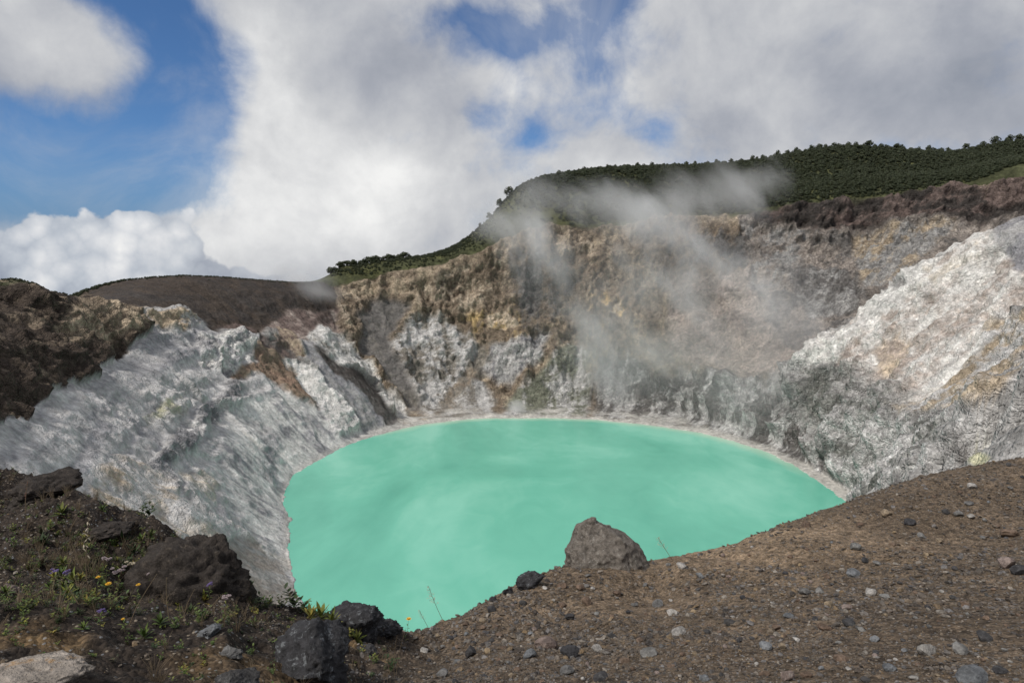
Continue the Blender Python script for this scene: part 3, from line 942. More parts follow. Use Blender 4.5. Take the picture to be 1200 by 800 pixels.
def near_height(x, y):
    """height of the near ground with its relief"""
    z = NEAR(x, y)
    p, q = proj(x, y, z)
    mm = mound_mask(p)
    flat = 1 - .6 * sstep(y, 18, 30)
    a = fbm(x / 1.5, y / 1.5, z / 1.5, 3, 301, .5)
    b = fbm(x / .38, y / .38, z / .38, 3, 311, .55, ridged=True)
    c = fbm(x / .11, y / .11, z * 0, 2, 321, .6)
    near_f = np.clip(y / 5, .35, 1.6)
    z = z + a * (.045 + .09 * mm) * near_f + b * (.014 + .075 * mm) * near_f + c * (.010 + .02 * mm)
    rl = fbm((x + .55 * y) / .55, (y - .55 * x) / 3.2, z * 0, 3, 341, .5, ridged=True)
    z = z + rl * .045 * (1 - mm) * np.clip(y / 7, .3, 1.5)
    return z * 1.0, mm, a, b, flat


nx_, ny_ = nS * nR, nR
nzz, mmask, na, nb, _ = near_height(nx_, ny_)
for _it in range(3):      # bring the crest of the rim back to its surveyed height after adding relief
    q0, q1 = proj(nx_, ny_, nzz)
    band = (nR > 5) & (nR < 22)
    qq_ = np.where(band, q1, 9999)
    kk_ = qq_.argmin(0)
    cj = np.arange(len(NS))
    sp_x = q0[kk_, cj]
    dlt = qq_[kk_, cj] - np.interp(sp_x, EDGE_PX, EDGE_PY)
    dlt = np.where((sp_x > -250) & (sp_x < 1470), dlt, 0)
    ker = np.exp(-(np.arange(-30, 31) / 12.0) ** 2)
    ker /= ker.sum()
    dlt = np.convolve(np.pad(dlt, 30, mode='edge'), ker, mode='valid')
    Yc = nR[kk_, cj]
    Yc = np.convolve(np.pad(np.maximum(Yc, 6.5), 30, mode='edge'), ker, mode='valid')
    wgt = sstep(nR / Yc[None], .35, .9)
    nzz = nzz + (dlt * Yc / 800)[None] * wgt
nme_v = np.stack([nx_.ravel(), ny_.ravel(), nzz.ravel()], 1)
# soil tint: dark earth on the mound, browner gravel on the slope, tan where it is bare
npx, npy = proj(nx_, ny_, nzz)
bare = np.exp(-((npx - 880) / 130) ** 2 - ((npy - 640) / 38) ** 2) + .6 * np.exp(-((npx - 700) / 110) ** 2 - ((npy - 700) / 30) ** 2)
tn = fbm(nx_ / 1.1, ny_ / 1.1, nzz / 1.1, 4, 401, .6)
bare = np.clip(bare + .5 * tn * bare, 0, 1)
soilA, soilB, soilC = np.array((.108, .080, .055)), np.array((.19, .138, .09)), np.array((.034, .026, .020))
cc = soilA[None, None] * (1 - bare[..., None]) + soilB[None, None] * bare[..., None]
cc = cc * (1 - mmask[..., None]) + soilC[None, None] * mmask[..., None]
ochp = sstep(tn, .0, .5) * mmask * sstep(npy, 695, 735)
cc = cc + ochp[..., None] * np.array((.085, .052, .018))
cc = cc * (1 + .45 * tn[..., None])
soil_mat, nt, bs = new_mat('gravelly_soil')
geo = nt.n('ShaderNodeNewGeometry').outputs['Position']
att = nt.n('ShaderNodeAttribute', attribute_name='col').outputs['Color']
n1 = nt.noise(geo, 9, 8, .68)
n2 = nt.noise(geo, 48, 4, .6)
vd = nt.vor(geo, 42)
vc = nt.n('ShaderNodeTexVoronoi')
vc.inputs['Scale'].default_value = 42
nt.L.new(geo, vc.inputs['Vector'])
vcol = nt.n('ShaderNodeSeparateColor')
nt.L.new(vc.outputs['Color'], vcol.inputs[0])
k = nt.m('MULTIPLY', nt.ss(n1, .3, .72, .42, 1.75), nt.ss(vcol.outputs[0], 0, 1, .65, 1.4))
c_ = nt.mix(1.0, att, nt.vm('SCALE', (1, 1, 1), s=k), 'MULTIPLY')
fleck = nt.m('MULTIPLY', nt.ss(vcol.outputs[1], .90, .93), nt.ss(vd, .5, .3))
c_ = nt.mix(nt.m('MULTIPLY', fleck, .75), c_, (.30, .25, .19))
fleck2 = nt.m('MULTIPLY', nt.ss(vcol.outputs[2], .93, .95), nt.ss(vd, .5, .3))
c_ = nt.mix(nt.m('MULTIPLY', fleck2, .7), c_, (.22, .23, .24))
nt.L.new(c_, bs.inputs['Base Color'])
bs.inputs['Roughness'].default_value = .92
bs.inputs['Specular IOR Level'].default_value = .2
bp = nt.n('ShaderNodeBump')
bp.inputs['Strength'].default_value = 1.0
bp.inputs['Distance'].default_value = .02
h = nt.m('ADD', nt.m('MULTIPLY', vd, -.6), nt.m('ADD', n1, nt.m('MULTIPLY', n2, .5)))
nt.L.new(h, bp.inputs['Height'])
nt.L.new(bp.outputs[0], bs.inputs['Normal'])
me = np_mesh('ground', nme_v, grid_faces(*nS.shape), True, {'col': ('FLOAT_COLOR', cc.reshape(-1, 3))})
tag(link('ground', me, soil_mat), 'brown gravelly crater rim in front of the lake', None, None, 'structure')
# the same ground going on beside and behind the viewer
bx, by = np.meshgrid(np.arange(-46, 46.1, .8), np.arange(-22, 44.1, .8))
bz = NEAR(bx, by) - .06
bfan = (by > 1.9) & (abs(bx) < 2.25 * by)
Fb = grid_faces(*bx.shape)
Fb = Fb[~bfan.ravel()[Fb].all(1)]
Vb, Fb, Ab = compact(np.stack([bx.ravel(), by.ravel(), bz.ravel()], 1), Fb, {'col': ('FLOAT_COLOR', np.tile(soilA, (bx.size, 1)))})
tag(link('ground_behind', np_mesh('ground_behind', Vb, Fb, True, Ab), soil_mat), None, None, None, 'structure')


def ground_at(xs, ys):
    """bilinear look-up of the near ground mesh"""
    xs, ys = np.atleast_1d(np.asarray(xs, float)), np.atleast_1d(np.asarray(ys, float))
    u = np.clip(np.interp(xs / ys, NS, np.arange(len(NS))), 0, len(NS) - 1.001)
    v = np.clip(np.interp(ys, nrow, np.arange(len(nrow))), 0, len(nrow) - 1.001)
    i, j = u.astype(int), v.astype(int)
    fu, fv = u - i, v - j
    return (nzz[j, i] * (1 - fu) * (1 - fv) + nzz[j, i + 1] * fu * (1 - fv) + nzz[j + 1, i] * (1 - fu) * fv + nzz[j + 1, i + 1] * fu * fv)


def ground_hit(px_, py_):
    """first point of the near ground that a line of sight meets"""
    cx, cy = (px_ - 600) / 800, (400 - py_) / 800
    dv = np.array((cx, cP + cy * sP, -sP + cy * cP))
    ys = np.arange(1.6, 24, .02)
    xs, zs = cx * ys / dv[1], EYE + dv[2] * ys / dv[1]
    g = ground_at(xs, ys)
    hit = np.where(zs <= g)[0]
    if not len(hit):
        i = int(np.argmin((zs - g)[ys > 3] / ys[ys > 3])) + int((ys <= 3).sum())
    else:
        i = hit[0]
    return xs[i], ys[i], g[i]


# ------------------------------------------------------------------ stones and rocks
def vcol_noise(v, scale, seed):
    return fbm(v[:, 0] * scale, v[:, 1] * scale, v[:, 2] * scale, 3, seed)


def rock_mesh(name, seed, sub=3, cuts=7, rough=.10, dims=(1, .8, .6), fine_=.03, base=None):
    """an angular or rounded stone about 1 across, cut by random planes and roughened"""
    r = np.random.default_rng(seed)
    bm = bmesh.new()
    bmesh.ops.create_icosphere(bm, subdivisions=sub, radius=1.0)
    v = np.array([p.co[:] for p in bm.verts])
    f = np.array([[p.index for p in fa.verts] for fa in bm.faces])
    bm.free()
    if cuts:
        n = r.normal(size=(cuts, 3))
        n /= np.linalg.norm(n, axis=1)[:, None]
        off = r.uniform(.46, .84, cuts)
        for a, o in zip(n, off):
            t = v @ a
            over = np.maximum(0, t - o)
            v = v - over[:, None] * a[None] * .96
    nrm = v / (np.linalg.norm(v, axis=1)[:, None] + 1e-9)
    v = v + nrm * (rough * fbm(v[:, 0] * 1.7 + seed, v[:, 1] * 1.7, v[:, 2] * 1.7, 3, seed))[:, None]
    if fine_:
        v = v + nrm * (fine_ * fbm(v[:, 0] * 7 + seed, v[:, 1] * 7, v[:, 2] * 7, 3, seed + 5, .6, ridged=True))[:, None]
    v = v * np.array(dims)[None] * .5
    return np_mesh(name, v, f, sub > 2)


def stone_mat(name, cols, spec=.3, speck=(.45, .45, .43), speck_amt=.15, scale=1.0):
    m, nt, bs = new_mat(name)
    oi = nt.n('ShaderNodeObjectInfo')
    tco = nt.n('ShaderNodeTexCoord').outputs['Object']
    gp = nt.n('ShaderNodeNewGeometry').outputs['Position']
    n = len(cols)
    b = nt.ramp(oi.outputs['Random'], [((i + .5) / n, c) for i, c in enumerate(cols)])
    n1 = nt.noise(gp, 14 * scale, 7, .65)
    n2 = nt.noise(gp, 60 * scale, 4, .6)
    k = nt.m('MULTIPLY', nt.ss(n1, .3, .72, .6, 1.5), nt.ss(n2, .3, .7, .8, 1.25))
    c = nt.mix(1.0, b, nt.vm('SCALE', (1, 1, 1), s=k), 'MULTIPLY')
    sp_ = nt.ss(nt.noise(gp, 17 * scale, 9, .78), .54, .64)
    c = nt.mix(nt.m('MULTIPLY', sp_, speck_amt), c, speck)
    nt.L.new(c, bs.inputs['Base Color'])
    bs.inputs['Roughness'].default_value = .85
    bs.inputs['Specular IOR Level'].default_value = spec
    bp = nt.n('ShaderNodeBump')
    bp.inputs['Strength'].default_value = .8
    bp.inputs['Distance'].default_value = .045 / scale
    nt.L.new(nt.m('ADD', n1, nt.m('MULTIPLY', n2, .4)), bp.inputs['Height'])
    nt.L.new(bp.outputs[0], bs.inputs['Normal'])
    return m


M_ = dict(
    bould=stone_mat('boulder_stone', [(.135, .118, .10)], .25, (.36, .34, .30), .6),
    darkrock=stone_mat('dark_lava', [(.032, .031, .033)], .4, (.30, .32, .33), .55),
    blackst=stone_mat('black_stone', [(.035, .034, .036), (.055, .052, .05)], .35),
    greyst=stone_mat('grey_stone', [(.12, .117, .113), (.17, .165, .155)], .3),
    bluest=stone_mat('blue_grey_stone', [(.11, .115, .12), (.16, .165, .17)], .35),
    palest=stone_mat('pale_stone', [(.25, .235, .215), (.34, .32, .295)], .2, (.15, .15, .15), .3),
    brownst=stone_mat('brown_stone', [(.12, .082, .058), (.15, .105, .075)], .25),
    tanst=stone_mat('tan_stone', [(.27, .20, .12), (.23, .18, .125)], .2),
    pinkst=stone_mat('pinkish_stone', [(.21, .165, .145), (.19, .145, .125)], .2),
    mossy=stone_mat('weathered_brown_rock', [(.040, .033, .028)], .2, (.16, .13, .10), .5),
    slab=stone_mat('pale_mottled_slab', [(.27, .235, .2)], .2, (.33, .2, .09), .8, .4),
    gravel=stone_mat('gravel_stones', [(.05, .043, .038), (.08, .065, .052), (.11, .095, .08), (.07, .068, .07), (.13, .10, .07), (.17, .16, .155), (.06, .05, .042),
                                       (.12, .095, .075), (.26, .23, .195), (.10, .08, .06), (.20, .14, .08), (.12, .115, .11), (.14, .11, .08), (.09, .07, .05)], .25),
)
stone_meshes = [rock_mesh('stone', 20 + i, 2, 5 + i % 4, .12, (1, .82, .62), .05) for i in range(9)]
stone_me = {}


def stone_variant(i, matk):
    """stone meshes are shared between stones of one material"""
    if (i, matk) not in stone_me:
        m = stone_meshes[i].copy()
        m.materials.append(M_[matk])
        stone_me[(i, matk)] = m
    return stone_me[(i, matk)]


def place_rock(name, me, px, py, wpx, label, cat='stone', group=None, mat=None, sink=.3, tilt=.25, hscale=1.0, rotz=None, d=None):
    """px, py: middle of the foot of the rock in the photograph; wpx its width there"""
    X0, Y0, Z0 = d or ground_hit(px, py)
    w = wpx / 800 * Y0 * 1.03
    o = link(name, me, mat)
    o.rotation_euler = (random.uniform(-tilt, tilt), random.uniform(-tilt, tilt), random.uniform(0, 6.28) if rotz is None else rotz)
    o.scale = (w, w, w * hscale)
    o.location = (X0, Y0, Z0 + w * .3 * hscale * (1 - 2 * sink) + 0)
    tag(o, label, cat, group)
    return o


# the pointed boulder on the rim: shaped from its outline
def boulder():
    X0, Y0, Z0 = ground_hit(710, 659)
    bm = bmesh.new()
    bmesh.ops.create_icosphere(bm, subdivisions=6, radius=1.0)
    v = np.array([p.co[:] for p in bm.verts])
    f = np.array([[p.index for p in fa.verts] for fa in bm.faces])
    bm.free()
    # silhouette widths by height (left, right) in pixels about x=710
    hs = np.array([-.4, 0, .15, .35, .55, .75, .92, 1.0])
    lf = np.array([-52, -48, -46, -41, -38, -34, -26, -12])
    rt = np.array([55, 49, 47, 38, 24, 8, -8, -12])
    t = (v[:, 2] + 1) / 2 * 1.4 - .4
    n = v[:, :2] / (np.linalg.norm(v[:, :2], axis=1)[:, None] + 1e-6)
    rr = np.sqrt(np.maximum(0, 1 - np.abs(v[:, 2]) ** 5))
    L_, R_ = np.interp(t, hs, lf), np.interp(t, hs, rt)
    cx, hw = (L_ + R_) / 2, (R_ - L_) / 2
    u = n[:, 0] * rr
    w = n[:, 1] * rr
    # squarish plan
    q = np.maximum(np.abs(n[:, 0]), np.abs(n[:, 1])) ** -.35
    pxm = Y0 / 800 * 1.04
    P = np.stack([(cx + hw * u * q) * pxm, (hw * .85 * w * q + 3 * t) * pxm, t * 52 * pxm], 1)
    for a, o in (((-.2, -.8, .45), .30), ((.55, -.72, .4), .40), ((-.75, -.6, .1), .44), ((.8, -.2, .5), .55), ((.1, -.5, .85), .52)):
        a = np.array(a) / np.linalg.norm(a)
        tt = P @ a - o * 1.0
        P = P - np.maximum(0, tt)[:, None] * a[None] * .75
    nn = np.stack([u, w, v[:, 2] * .4], 1)
    nn /= np.linalg.norm(nn, axis=1)[:, None] + 1e-6
    P = P + nn * (.085 * fbm(P[:, 0] * 3.2, P[:, 1] * 2.2, P[:, 2] * 2.2, 4, 555, .55, ridged=True) + .022 * fbm(P[:, 0] * 9, P[:, 1] * 9, P[:, 2] * 9, 3, 565, .6, ridged=True))[:, None]
    o = link('boulder', np_mesh('boulder', P, f), M_['bould'])
    o.location = (X0, Y0 + .1, Z0 - .05)
    tag(o, 'big pointed grey-brown boulder standing on the rim against the green lake', 'boulder')


boulder()
big = [rock_mesh('rock', 70 + i, 5, 16, .20, (1, .85, .75), .11) for i in range(6)]


lumps = [rock_mesh('rock', 170 + i, 5, 3, .34, (1, .9, .8), .15) for i in range(3)]


def lump_rock(i, *a, **k):
    return place_rock('rock', lumps[i].copy(), *a, **k)


def big_rock(i, *a, **k):
    m = big[i].copy()
    return place_rock('rock', m, *a, **k)


big_rock(0, 622, 684, 38, 'black jagged rock on the rim just left of the pointed boulder', 'rock', mat=M_['darkrock'], hscale=1.0, sink=.22, rotz=.4)
big_rock(1, 596, 695, 17, 'small black rock on the crest below the black jagged rock', 'rock', mat=M_['darkrock'])
big_rock(2, 579, 704, 11, 'smallest black rock on the descending crest near the lake', 'rock', mat=M_['darkrock'])
lump_rock(0, 234, 702, 128, 'large rounded dark brown rock behind the flowering plants', 'rock', mat=M_['mossy'], hscale=1.15, sink=.34, rotz=.7, tilt=.05)
lump_rock(1, 414, 738, 72, 'craggy dark lava outcrop at the notch above the lake', 'rock', mat=M_['darkrock'], hscale=.78, sink=.25, rotz=1.0, tilt=.1)
lump_rock(2, 448, 740, 40, 'low dark lava rock right of the craggy outcrop', 'rock', mat=M_['darkrock'], hscale=.8, sink=.3)
big_rock(2, 372, 790, 118, 'big blue-black rock with white lichen streaks at the lower edge', 'rock', mat=M_['darkrock'], hscale=1.05, sink=.3, rotz=2.9, tilt=.1)
big_rock(0, 428, 765, 34, 'dark block between the lichen-streaked rock and the craggy outcrop', 'rock', mat=M_['blackst'], hscale=.8, rotz=2)
big_rock(1, 275, 806, 66, 'dark rock at the bottom edge left of the lichen-streaked rock', 'rock', mat=M_['blackst'], hscale=.7, rotz=.3)
big_rock(3, 245, 745, 42, 'flat blue-grey rock half buried below the flower patch', 'rock', mat=M_['bluest'], hscale=.6, rotz=1.7)
big_rock(4, 270, 770, 30, 'grey stone resting above the dark rock at the bottom edge', 'rock', mat=M_['greyst'], hscale=.8, rotz=2.7)
big_rock(5, 40, 808, 150, 'pale mottled slab with an orange stain in the lower left corner', 'rock', mat=M_['slab'], hscale=.42, sink=.2, rotz=.1, tilt=.08)
big_rock(1, 50, 578, 95, 'dark weathered rock face on top of the left mound', 'rock', mat=M_['mossy'], hscale=.55, sink=.38, rotz=.6, tilt=.1)
big_rock(0, 128, 622, 60, 'low dark rock between the mound top and the rounded brown rock', 'rock', mat=M_['mossy'], hscale=.5, sink=.38, rotz=1.6, tilt=.1)
big_rock(2, 8, 694, 26, 'pinkish brown block at the left edge of the mound', 'rock', mat=M_['pinkst'], hscale=.9, sink=.3)

NAMED = [  # px, py (foot), width, material, label
    (1065, 614, 16, 'blackst', 'dark oval stone midway up the slope under the skyline'),
    (1079, 629, 12, 'greyst', 'grey stone just right of and below the dark oval stone'),
    (1039, 604, 15, 'tanst', 'tan flat stone lying left of the dark oval stone'),
    (1123, 604, 13, 'greyst', 'grey stone high on the slope, left one of a close pair'),
    (1137, 607, 11, 'palest', 'pale stone high on the slope, right one of a close pair'),
    (1182, 628, 24, 'brownst', 'brown flat stone high up near the right edge'),
    (1179, 664, 25, 'pinkst', 'pinkish grey stone near the right edge'),
    (1196, 672, 22, 'blackst', 'black stone beside the pinkish grey one at the right edge'),
    (1020, 696, 18, 'palest', 'rounded light grey stone in the middle of the gravel slope'),
    (1037, 701, 15, 'greyst', 'flat grey stone touching the rounded light grey stone'),
    (971, 711, 14, 'tanst', 'yellowish tan rounded stone beside a pinkish one'),
    (992, 713, 15, 'pinkst', 'pinkish rounded stone beside the yellowish tan stone'),
    (995, 733, 20, 'blackst', 'dark rounded stone below the pinkish rounded stone'),
    (1009, 740, 16, 'greyst', 'grey stone touching the dark rounded stone'),
    (1025, 751, 14, 'bluest', 'small bluish stone below the dark rounded pair'),
    (897, 760, 20, 'bluest', 'blue-grey rounded stone with a tan stone at its right'),
    (916, 760, 13, 'tanst', 'small tan stone at the right of a blue-grey one'),
    (967, 738, 20, 'brownst', 'dark brown stone left of the dark rounded pair'),
    (985, 775, 20, 'brownst', 'reddish brown stone low on the gravel slope'),
    (1085, 767, 24, 'palest', 'pale grey flat stone near the bottom of the slope'),
    (1125, 765, 27, 'greyst', 'long grey stone right of the pale flat one'),
    (1042, 786, 18, 'bluest', 'light bluish stone near the bottom edge'),
    (1140, 800, 42, 'bluest', 'largest blue-grey stone, cut by the bottom edge'),
    (1172, 788, 20, 'blackst', 'dark stone right of the largest blue-grey stone'),
    (1153, 749, 22, 'blackst', 'dark flat stone above the largest blue-grey stone'),
    (1130, 711, 17, 'brownst', 'brown stone at mid slope toward the right edge'),
    (1000, 675, 22, 'bluest', 'bluish flat stone above the rounded light grey stone'),
    (1002, 643, 15, 'greyst', 'grey stone on the upper slope below the crest'),
    (944, 617, 16, 'brownst', 'brown stone perched on the crest right of the grass stalk'),
    (943, 696, 15, 'greyst', 'dull grey stone left of the bluish flat stone'),
    (855, 732, 16, 'blackst', 'dark pointed stone alone on the middle slope'),
    (922, 796, 22, 'pinkst', 'pinkish brown stone on the bottom edge'),
    (945, 794, 18, 'brownst', 'brown stone beside the pinkish one on the bottom edge'),
    (1139, 572, 14, 'palest', 'pale jagged stone near the top of the slope'),
    (687, 707, 16, 'brownst', 'dark brown round stone straight below the pointed boulder'),
    (744, 710, 11, 'greyst', 'small grey stone left of three in a row'),
    (771, 710, 17, 'greyst', 'middle grey stone of three in a row below the grass stalk'),
    (788, 720, 17, 'palest', 'pale grey rounded stone, biggest of three in a row'),
    (812, 719, 11, 'tanst', 'tan pebble right of the three grey stones'),
    (795, 744, 22, 'palest', 'pale angular stone below the three grey stones'),
    (717, 747, 14, 'blackst', 'black stone at the foot of the bare brown patch'),
    (639, 760, 34, 'pinkst', 'broad pinkish pale stone below the black jagged rock'),
    (668, 770, 30, 'blackst', 'black blocky stone right of the broad pinkish one'),
    (699, 762, 17, 'palest', 'pale stone right of the black blocky stone'),
    (759, 768, 24, 'greyst', 'grey flat stone between the black stones and the slope'),
    (621, 770, 20, 'bluest', 'blue-grey stone left of the black blocky stone'),
    (552, 768, 22, 'blackst', 'black stone low down near the notch'),
    (665, 790, 20, 'greyst', 'rounded grey stone near the bottom under the boulder'),
    (704, 797, 21, 'blackst', 'black rounded stone at the bottom under the boulder'),
    (518, 792, 20, 'greyst', 'grey stone near the bottom under the notch'),
    (825, 797, 15, 'bluest', 'small bluish stone on the bottom edge in the middle'),
    (798, 665, 15, 'palest', 'white stone on the crest right of the grass stalk'),
    (669, 725, 16, 'blackst', 'dark flat stone at the left of the dark brown round one'),
    (658, 688, 14, 'brownst', 'brown stone right beneath the left foot of the boulder'),
]
for i, (a, b, w, mk, lab) in enumerate(NAMED):
    place_rock('stone', stone_variant(i % 9, mk), a, b, w, lab, 'stone', 'larger stones on the gravel slope', sink=.22, hscale=random.uniform(.8, 1.1))

kinds = ['greyst', 'blackst', 'brownst', 'bluest', 'palest', 'tanst', 'pinkst', 'brownst', 'blackst', 'blackst', 'greyst', 'brownst', 'brownst', 'blackst', 'brownst']
KLAB = dict(greyst='small grey stone strewn on the brown gravel slope', blackst='small black stone strewn on the brown gravel slope',
            brownst='small brown stone strewn on the brown gravel slope', bluest='small bluish stone strewn on the brown gravel slope',
            palest='small pale stone strewn on the brown gravel slope', tanst='small tan stone strewn on the brown gravel slope',
            pinkst='small pinkish stone strewn on the brown gravel slope')
KGRP = {k: v.split()[1] + ' small stones on the gravel slope' for k, v in KLAB.items()}
placed = [(a, b, w) for a, b, w, _, _ in NAMED]
cnt = 0
while cnt < 200:
    px_ = random.uniform(490, 1198)
    ey = float(np.interp(px_, EDGE_PX, EDGE_PY))
    py_ = ey + 4 + (798 - ey) * random.random() ** .8
    w = random.choice([6, 6, 7, 7, 8, 8, 9, 11, 13]) * (.75 + .45 * (py_ - 540) / 260)
    if any(math.hypot(px_ - a, (py_ - b) * 1.6) < (w + c) * .62 for a, b, c in placed):
        continue
    placed.append((px_, py_, w))
    mk = random.choice(kinds)
    if py_ - ey < 26:
        zn = 'just below the skyline crest of the slope'
    elif px_ < 600:
        zn = 'on the dark gravel beside the notch'
    elif py_ > 762:
        zn = 'along the bottom edge of the picture'
    elif px_ < 800:
        zn = 'on the slope below the pointed boulder'
    elif px_ > 1080:
        zn = 'on the far right part of the slope'
    else:
        zn = 'on the open middle of the slope'
    big_ = 'tiny' if w < 8 else 'small'
    col_ = KLAB[mk].split()[1]
    place_rock('stone', stone_variant(random.randrange(9), mk), px_, py_, w, f'{big_} {col_} stone {zn}', 'stone', f'{big_} {col_} stones {zn}', sink=.2, hscale=random.uniform(.7, 1.1))
    cnt += 1


# ------------------------------------------------------------------ scatter with geometry nodes (for what nobody could count)
def scatter(name, P, R, Sc, variants, label=None):
    me = np_mesh(name, P, np.zeros((0, 3), int)) if False else bpy.data.meshes.new(name)
    me.vertices.add(len(P))
    me.vertices.foreach_set('co', np.asarray(P, np.float32).ravel())
    for an, arr in (('rot', R), ('scl', Sc)):
        a = me.attributes.new(an, 'FLOAT_VECTOR', 'POINT')
        a.data.foreach_set('vector', np.asarray(arr, np.float32).ravel())
    o = bpy.data.objects.new(name, me)
    COL.objects.link(o)
    src = bpy.data.collections.new(name + '_source')
    for v in variants:
        src.objects.link(v)
    g = bpy.data.node_groups.new(name + '_nodes', 'GeometryNodeTree')
    g.interface.new_socket('Geometry', in_out='INPUT', socket_type='NodeSocketGeometry')
    g.interface.new_socket('Geometry', in_out='OUTPUT', socket_type='NodeSocketGeometry')
    gi, go = g.nodes.new('NodeGroupInput'), g.nodes.new('NodeGroupOutput')
    ip = g.nodes.new('GeometryNodeInstanceOnPoints')
    ci = g.nodes.new('GeometryNodeCollectionInfo')
    ci.inputs['Collection'].default_value = src
    ci.inputs['Separate Children'].default_value = True
    ci.inputs['Reset Children'].default_value = True
    g.links.new(gi.outputs[0], ip.inputs['Points'])
    g.links.new(ci.outputs[0], ip.inputs['Instance'])
    ip.inputs['Pick Instance'].default_value = True
    rv = g.nodes.new('FunctionNodeRandomValue')
    rv.data_type = 'INT'
    for s_ in rv.inputs:
        if s_.enabled and s_.name == 'Min':
            s_.default_value = 0
        if s_.enabled and s_.name == 'Max':
            s_.default_value = len(variants) - 1
    out_i = [s_ for s_ in rv.outputs if s_.enabled][0]
    g.links.new(out_i, ip.inputs['Instance Index'])
    for an, sk in (('rot', 'Rotation'), ('scl', 'Scale')):
        na = g.nodes.new('GeometryNodeInputNamedAttribute')
        na.data_type = 'FLOAT_VECTOR'
        na.inputs['Name'].default_value = an
        g.links.new(na.outputs[0], ip.inputs[sk])
    g.links.new(ip.outputs[0], go.inputs[0])
    md = o.modifiers.new('scatter', 'NODES')
    md.node_group = g
    tag(o, label, None, None, 'stuff')
    return o


def src_obj(name, me, *mats):
    o = bpy.data.objects.new(name, me)
    for m in mats:
        if m.name not in [q.name for q in me.materials]:
            me.materials.append(m)
    return o


grav_src = [src_obj('gravel_stone', rock_mesh('gravel_stone', 200 + i, 1 if i % 2 else 2, 6, .15, (1, .8, .5), .0), M_['gravel']) for i in range(8)]
for g_ in grav_src:
    g_.data.polygons.foreach_set('use_smooth', [False] * len(g_.data.polygons))


def gravel(n, y0, y1, s0, s1, xlim, power, seed, mound=True):
    r = np.random.default_rng(seed)
    ys = y0 + (y1 - y0) * r.random(n) ** power
    xs = (r.random(n) * (xlim[1] - xlim[0]) + xlim[0]) * ys
    zs = ground_at(xs, ys)
    p, q = proj(xs, ys, zs)
    # gravel gathers in drifts and thins out on bare earth
    cl = fbm(xs / .9, ys / .9, zs * 0, 3, 611, .6)
    bare_ = np.exp(-((p - 880) / 130) ** 2 - ((q - 640) / 30) ** 2) + .8 * np.exp(-((p - 720) / 90) ** 2 - ((q - 712) / 22) ** 2)
    keepm = r.random(n) < np.clip(.75 + 1.1 * cl - .75 * bare_ - .6 * mound_mask(p), .04, 1)
    xs, ys, zs = xs[keepm], ys[keepm], zs[keepm]
    m = len(xs)
    s_ = s0 + (s1 - s0) * r.random(m) ** 2.6
    S3 = s_[:, None] * np.stack([np.ones(m), r.uniform(.7, 1.1, m), r.uniform(.6, 1.1, m)], 1)
    R3 = np.stack([r.uniform(-.5, .5, m), r.uniform(-.5, .5, m), r.uniform(0, 6.28, m)], 1)
    return np.stack([xs, ys, zs + s_ * .12], 1), R3, S3


parts = [gravel(34000, 2.4, 9, .010, .05, (-.85, .9), .75, 1), gravel(40000, 5, 17, .018, .10, (-.3, 1.25), .8, 2), gravel(30000, 2.2, 5.5, .007, .026, (-.8, .9), .7, 3)]
scatter('gravel', *[np.concatenate(a) for a in zip(*parts)], grav_src, 'loose brown and grey gravel covering the crater rim')

# ------------------------------------------------------------------ plants
def leaf_mat(name, cols, trans=.25):
    m, nt, bs = new_mat(name)
    oi = nt.n('ShaderNodeObjectInfo').outputs['Random']
    gp = nt.n('ShaderNodeNewGeometry').outputs['Position']
    n = len(cols)
    wn = nt.n('ShaderNodeTexWhiteNoise')
    isl = nt.n('ShaderNodeNewGeometry').outputs['Random Per Island']
    v = nt.m('FRACT', nt.m('ADD', oi, nt.m('MULTIPLY', isl, .45)))
    c = nt.ramp(v, [((i + .5) / n, c) for i, c in enumerate(cols)])
    nt.L.new(nt.mix(1.0, c, nt.vm('SCALE', (1, 1, 1), s=nt.ss(nt.noise(gp, 30, 3), .3, .7, .75, 1.25)), 'MULTIPLY'), bs.inputs['Base Color'])
    bs.inputs['Roughness'].default_value = .6
    bs.inputs['Specular IOR Level'].default_value = .25
    bs.inputs['Transmission Weight'].default_value = 0
    return m


def flat_mat(name, c, rough=.7):
    m, nt, bs = new_mat(name)
    gp = nt.n('ShaderNodeTexCoord').outputs['Object']
    nt.L.new(nt.mix(nt.noise(gp, 90, 3), tuple(.75 * q for q in c), tuple(min(1, 1.2 * q) for q in c)), bs.inputs['Base Color'])
    bs.inputs['Roughness'].default_value = rough
    return m


G_leaf = leaf_mat('fresh_leaf', [(.05, .085, .018), (.09, .12, .025), (.06, .10, .03), (.13, .14, .03)])
G_dark = leaf_mat('dark_leaf', [(.025, .045, .015), (.04, .06, .02), (.05, .055, .025), (.06, .04, .025)])
G_yel = leaf_mat('yellow_green_leaf', [(.17, .17, .03), (.11, .14, .03), (.20, .16, .035)])
G_dry = flat_mat('dry_stem', (.19, .14, .085))
G_stem = flat_mat('green_stem', (.10, .10, .04))
F_yel = flat_mat('yellow_petal', (.72, .42, .03))
F_pur = flat_mat('purple_petal', (.17, .12, .30))
F_pink = flat_mat('pale_pink_petal', (.36, .29, .29))
F_cream = flat_mat('cream_seed_head', (.42, .36, .26))
F_red = flat_mat('dull_red_leaf', (.16, .05, .035))


